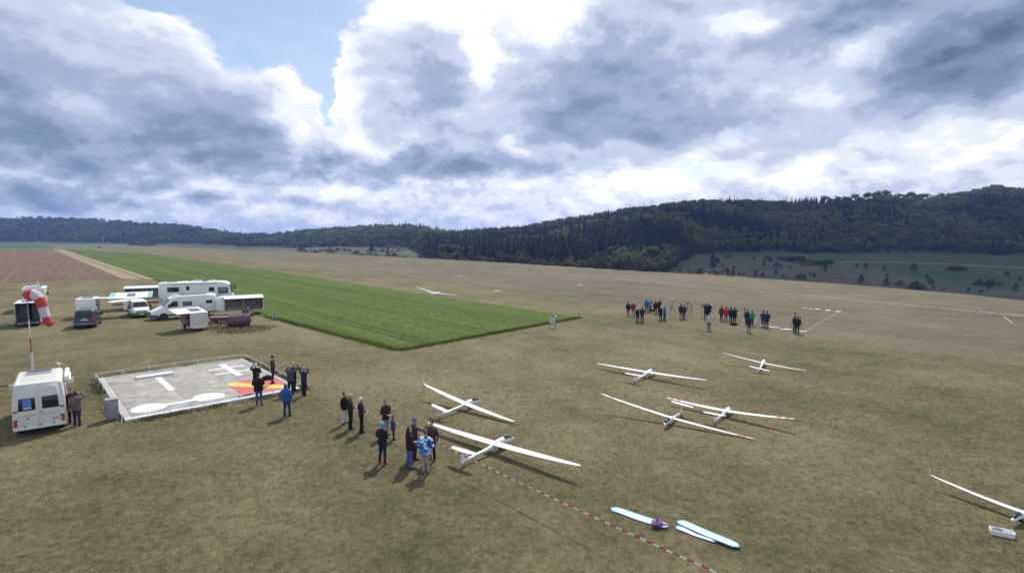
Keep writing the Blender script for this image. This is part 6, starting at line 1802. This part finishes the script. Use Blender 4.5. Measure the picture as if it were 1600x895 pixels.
# pale farm track across the green pasture, following the slope
def farm_track():
    pts = []
    for px, py in ((1262, 412), (1300, 410.5), (1340, 409.6), (1380, 410), (1420, 411), (1460, 412.4), (1520, 415), (1600, 418.5), (1660, 421)):
        d = ray(px, py); d /= d.y; Y = 300.0
        while Y < 900 and CAMH + d.z * Y >= float(ground_z(d.x * Y, Y)): Y += 1
        pts.append(Vector((d.x * Y, Y, 0)))
    v, f = [], []; k = 0
    for a, b_ in zip(pts, pts[1:]):
        for q in range(8):
            p = a.lerp(b_, q / 8); t = (b_ - a).normalized(); n_ = Vector((-t.y, t.x, 0)) * 1.5
            for w in (-1, 1):
                e = p + n_ * w; v.append((e.x, e.y, float(ground_z(e.x, e.y)) + .25))
            if k: f.append((2 * k - 2, 2 * k, 2 * k + 1, 2 * k - 1))
            k += 1
    me = bpy.data.meshes.new('farm_track'); me.from_pydata(v, [], f); me.materials.append(M_TRACK)
    if me.polygons[0].normal.z < 0: me.flip_normals()
    o = bpy.data.objects.new('farm_track', me); COL.objects.link(o); tag(o, kind='structure')
farm_track()

# ------------------------------------------------------------------ grass: short tufts over the near meadow, young blades on the crop
def blade_mat(name, cols):
    m = bpy.data.materials.new(name); m.use_nodes = True; nt = m.node_tree; bs = nt.nodes['Principled BSDF']; N, L = nt.nodes.new, nt.links.new
    bs.inputs['Roughness'].default_value = .8; bs.inputs['Specular IOR Level'].default_value = .15
    at = N('ShaderNodeAttribute'); at.attribute_type = 'INSTANCER'; at.attribute_name = 'tint'
    r = N('ShaderNodeValToRGB'); L(at.outputs['Fac'], r.inputs[0])
    while len(r.color_ramp.elements) < len(cols): r.color_ramp.elements.new(.5)
    for i, (e, c) in enumerate(zip(r.color_ramp.elements, cols)): e.position = i / (len(cols) - 1); e.color = (*c, 1)
    L(r.outputs[0], bs.inputs['Base Color'])
    tr = N('ShaderNodeBsdfTranslucent'); L(r.outputs[0], tr.inputs[0]); mx = N('ShaderNodeMixShader'); mx.inputs[0].default_value = .42
    L(bs.outputs[0], mx.inputs[1]); L(tr.outputs[0], mx.inputs[2]); L(mx.outputs[0], nt.nodes['Material Output'].inputs[0])
    return m
def tuft(seed, n, h, spread, w, m):
    rd = random.Random(seed); b = MB()
    for _ in range(n):
        a, r = rd.uniform(0, 6.28), spread * math.sqrt(rd.random()); x, y = r * math.cos(a), r * math.sin(a)
        q = rd.uniform(0, 6.28); hh = h * rd.uniform(.5, 1.15); lx, ly = math.cos(q) * hh * rd.uniform(.3, 1.0), math.sin(q) * hh * rd.uniform(.3, 1.0); s_ = w * rd.uniform(.6, 1.2)
        b.add([(x - math.sin(q) * s_, y + math.cos(q) * s_, -.01), (x + math.sin(q) * s_, y - math.cos(q) * s_, -.01), (x + lx, y + ly, hh)], [(0, 1, 2)])
    return b.mesh('tuft_model', m)
M_STRAW = blade_mat('meadow_blades', [(.068, .078, .028), (.115, .108, .052), (.168, .143, .080), (.245, .205, .125)])
M_GREENB = blade_mat('crop_blades', [(.060, .092, .017), (.082, .116, .023), (.115, .142, .036)])
TUFT = [tuft(1, 14, .019, .13, .013, M_STRAW), tuft(2, 18, .015, .17, .014, M_STRAW), tuft(3, 10, .028, .09, .012, M_STRAW)]
CTUFT = [tuft(4, 14, .085, .20, .016, M_GREENB), tuft(5, 10, .11, .14, .016, M_GREENB)]
def scatter_mesh(name, x, y, z, idx, scl, tint, models, label):
    me = bpy.data.meshes.new(name); me.vertices.add(len(x)); me.vertices.foreach_set('co', np.stack([x, y, z], -1).astype(np.float32).ravel())
    for nm, ty, v in (('idx', 'INT', idx.astype(np.int32)), ('scl', 'FLOAT', scl.astype(np.float32)), ('rot', 'FLOAT', rng.uniform(0, 6.28, len(x)).astype(np.float32)), ('tint', 'FLOAT', tint.astype(np.float32))):
        a = me.attributes.new(nm, ty, 'POINT'); a.data.foreach_set('value', v)
    o = bpy.data.objects.new(name, me); COL.objects.link(o); scatter_nodes(o, models); tag(o, label, name.split('_')[0], kind='stuff')
def build_grass():
    xs, ys, ss = [], [], []
    for d0, d1, dens, sc in ((12, 22, 70, 1.0), (22, 34, 45, 1.1), (34, 60, 16, 1.2)):
        w = 1.02; n = int(dens * w * (d1 ** 2 - d0 ** 2))
        d = np.sqrt(rng.uniform(d0 ** 2, d1 ** 2, n)); x = d * rng.uniform(-w, w, n)
        xs.append(x); ys.append(d); ss.append(np.full(n, sc))
    x, y, s = map(np.concatenate, (xs, ys, ss))
    cr = [(p.x, p.y) for p in CROP]; pad = [(L2(u, v).x, L2(u, v).y) for u, v in ((0, 0), (9, 0), (9, 11.6), (0, 11.6))]
    patch = hash_noise(x / 2.2, y / 2.2, 41) * .5 + hash_noise(x / 7, y / 7, 42) * .5
    fade = np.clip((60 - y) / 32, 0, 1)
    keep = ~in_poly(x, y, cr) & ~in_poly(x, y, pad) & (rng.random(len(x)) < (.70 + .3 * patch) * fade)
    x, y, s, patch = x[keep], y[keep], s[keep], patch[keep]
    big = hash_noise(x / 22, y / 22, 43)
    t = np.clip(1.0 - patch * .42 - big * .26 + rng.normal(0, .20, len(x)), 0, 1)
    scatter_mesh('grass', x, y, np.zeros(len(x)), rng.integers(0, 3, len(x)), s * rng.uniform(.7, 1.3, len(x)), t, TUFT, 'short dry grass of the airfield')
    n = 9000
    d = 44 + (rng.random(n) ** 2.4) * 130; xx = rng.uniform(-1, .15, n) * d
    # dry and green weeds round roller and crop border
    k = in_poly(xx, d, cr); xx, d = xx[k], d[k]
    a, b_ = CROP[0], CROP[1]; e0, e1 = CROP[0], CROP[7]
    ex, ey = [], []
    for p, q, m_ in ((a, b_, 5200), (e0, e1, 3600), (CROP[7], CROP[6], 1500)):
        u = rng.random(m_); nn = Vector(((q - p).y, -(q - p).x)).normalized(); off = rng.normal(0, .26, m_)
        ex.append(p.x + (q - p).x * u + nn.x * off); ey.append(p.y + (q - p).y * u + nn.y * off)
    X, Y = np.concatenate([xx] + ex), np.concatenate([d] + ey); Z = np.where(np.arange(len(X)) < len(xx), .05, .0)
    scatter_mesh('crop_blades', X, Y, Z, rng.integers(0, 2, len(X)), rng.uniform(.7, 1.4, len(X)) , np.clip(rng.normal(.45, .25, len(X)) + (hash_noise(X / 6, Y / 6, 51) - .5) * .8, 0, 1), CTUFT, 'young green crop standing on the field')
    pu = rng.uniform(0, 1, 1500); sdq = rng.integers(0, 4, 1500); jit = rng.normal(.02, .10, 1500)
    U_ = np.select([sdq == 0, sdq == 1, sdq == 2], [pu * 9, 9 + jit, pu * 9], -jit); V_ = np.select([sdq == 0, sdq == 1, sdq == 2], [-jit, pu * 11.6, 11.6 + jit], pu * 11.6)
    ex_ = PO.x + PU.x * U_ + PV.x * V_; ey_ = PO.y + PU.y * U_ + PV.y * V_
    kp = hash_noise(ex_ / .7, ey_ / .7, 61) > .42; ex_, ey_ = ex_[kp], ey_[kp]
    scatter_mesh('grass_verge', ex_, ey_, np.zeros(len(ex_)), rng.integers(0, 3, len(ex_)), rng.uniform(2.5, 6, len(ex_)), rng.uniform(0, .45, len(ex_)), TUFT, 'longer grass growing along the edge of the signal pad')
    c = [P(340, 512), P(372, 517), P(392, 513), P(345, 507)]
    wx = np.concatenate([rng.normal(q.x, .6, 55) for q in c]); wy = np.concatenate([rng.normal(q.y, .28, 55) for q in c])
    scatter_mesh('weeds', wx, wy, np.zeros(len(wx)), rng.integers(0, 3, len(wx)), rng.uniform(7, 14, len(wx)), rng.uniform(.75, 1, len(wx)), TUFT, 'dry tall weeds round the roller and the cart')
build_grass()

# ------------------------------------------------------------------ the air: thin blue haze over the whole place
def haze():
    b = MB(); b.box(-5200, 5200, -1500, 4800, -75, 135)
    m = bpy.data.materials.new('haze'); m.use_nodes = True; nt = m.node_tree
    nt.nodes.remove(nt.nodes['Principled BSDF'])
    v = nt.nodes.new('ShaderNodeVolumePrincipled'); v.inputs['Color'].default_value = (.26, .44, 1, 1); v.inputs['Density'].default_value = .00014
    v.inputs['Anisotropy'].default_value = .2
    nt.links.new(v.outputs[0], nt.nodes['Material Output'].inputs['Volume'])
    tag(b.build('haze', m), kind='stuff')
haze()

# ------------------------------------------------------------------ an unseen cumulus, added above the view to shade the far right slope
def shade_cloud():
    rd = random.Random(8); off = SUN * (850 / SUN.z); cx, cy, cz = 570 + off.x, 610 + off.y, 850.0
    bm = bmesh.new()
    lobes = [(0, 0, 1.0)] + [(rd.uniform(-.82, .82), rd.uniform(-.8, .8), rd.uniform(.3, .55)) for _ in range(30)]
    for a, b_, s_ in lobes:
        if a * a + b_ * b_ > .8: continue
        r = bmesh.ops.create_icosphere(bm, subdivisions=3, radius=1.0)['verts']
        for v in r:
            q = 1 + .22 * (float(hash_noise(np.array(v.co.x * 3 + a * 9), np.array(v.co.y * 3 + v.co.z * 2.3 + b_ * 7), 2)) - .5)
            p = v.co * q
            v.co = (cx + a * 480 + p.x * 300 * s_ * .9, cy + b_ * 290 + p.y * 210 * s_ * .9, cz + 60 + max(p.z, -.22) * (130 * s_ + 25))
    me = bpy.data.meshes.new('shade_cloud'); bm.to_mesh(me); bm.free()
    me.polygons.foreach_set('use_smooth', [True] * len(me.polygons))
    m = mat('cloud_white', (.86, .88, .92), 1.0, var=.03, scale=.01, spec=0); me.materials.append(m)
    o = bpy.data.objects.new('shade_cloud', me); COL.objects.link(o)
    tag(o, 'unseen cumulus added over the valley to shade its slope', 'shade_cloud', kind='stuff')
shade_cloud()
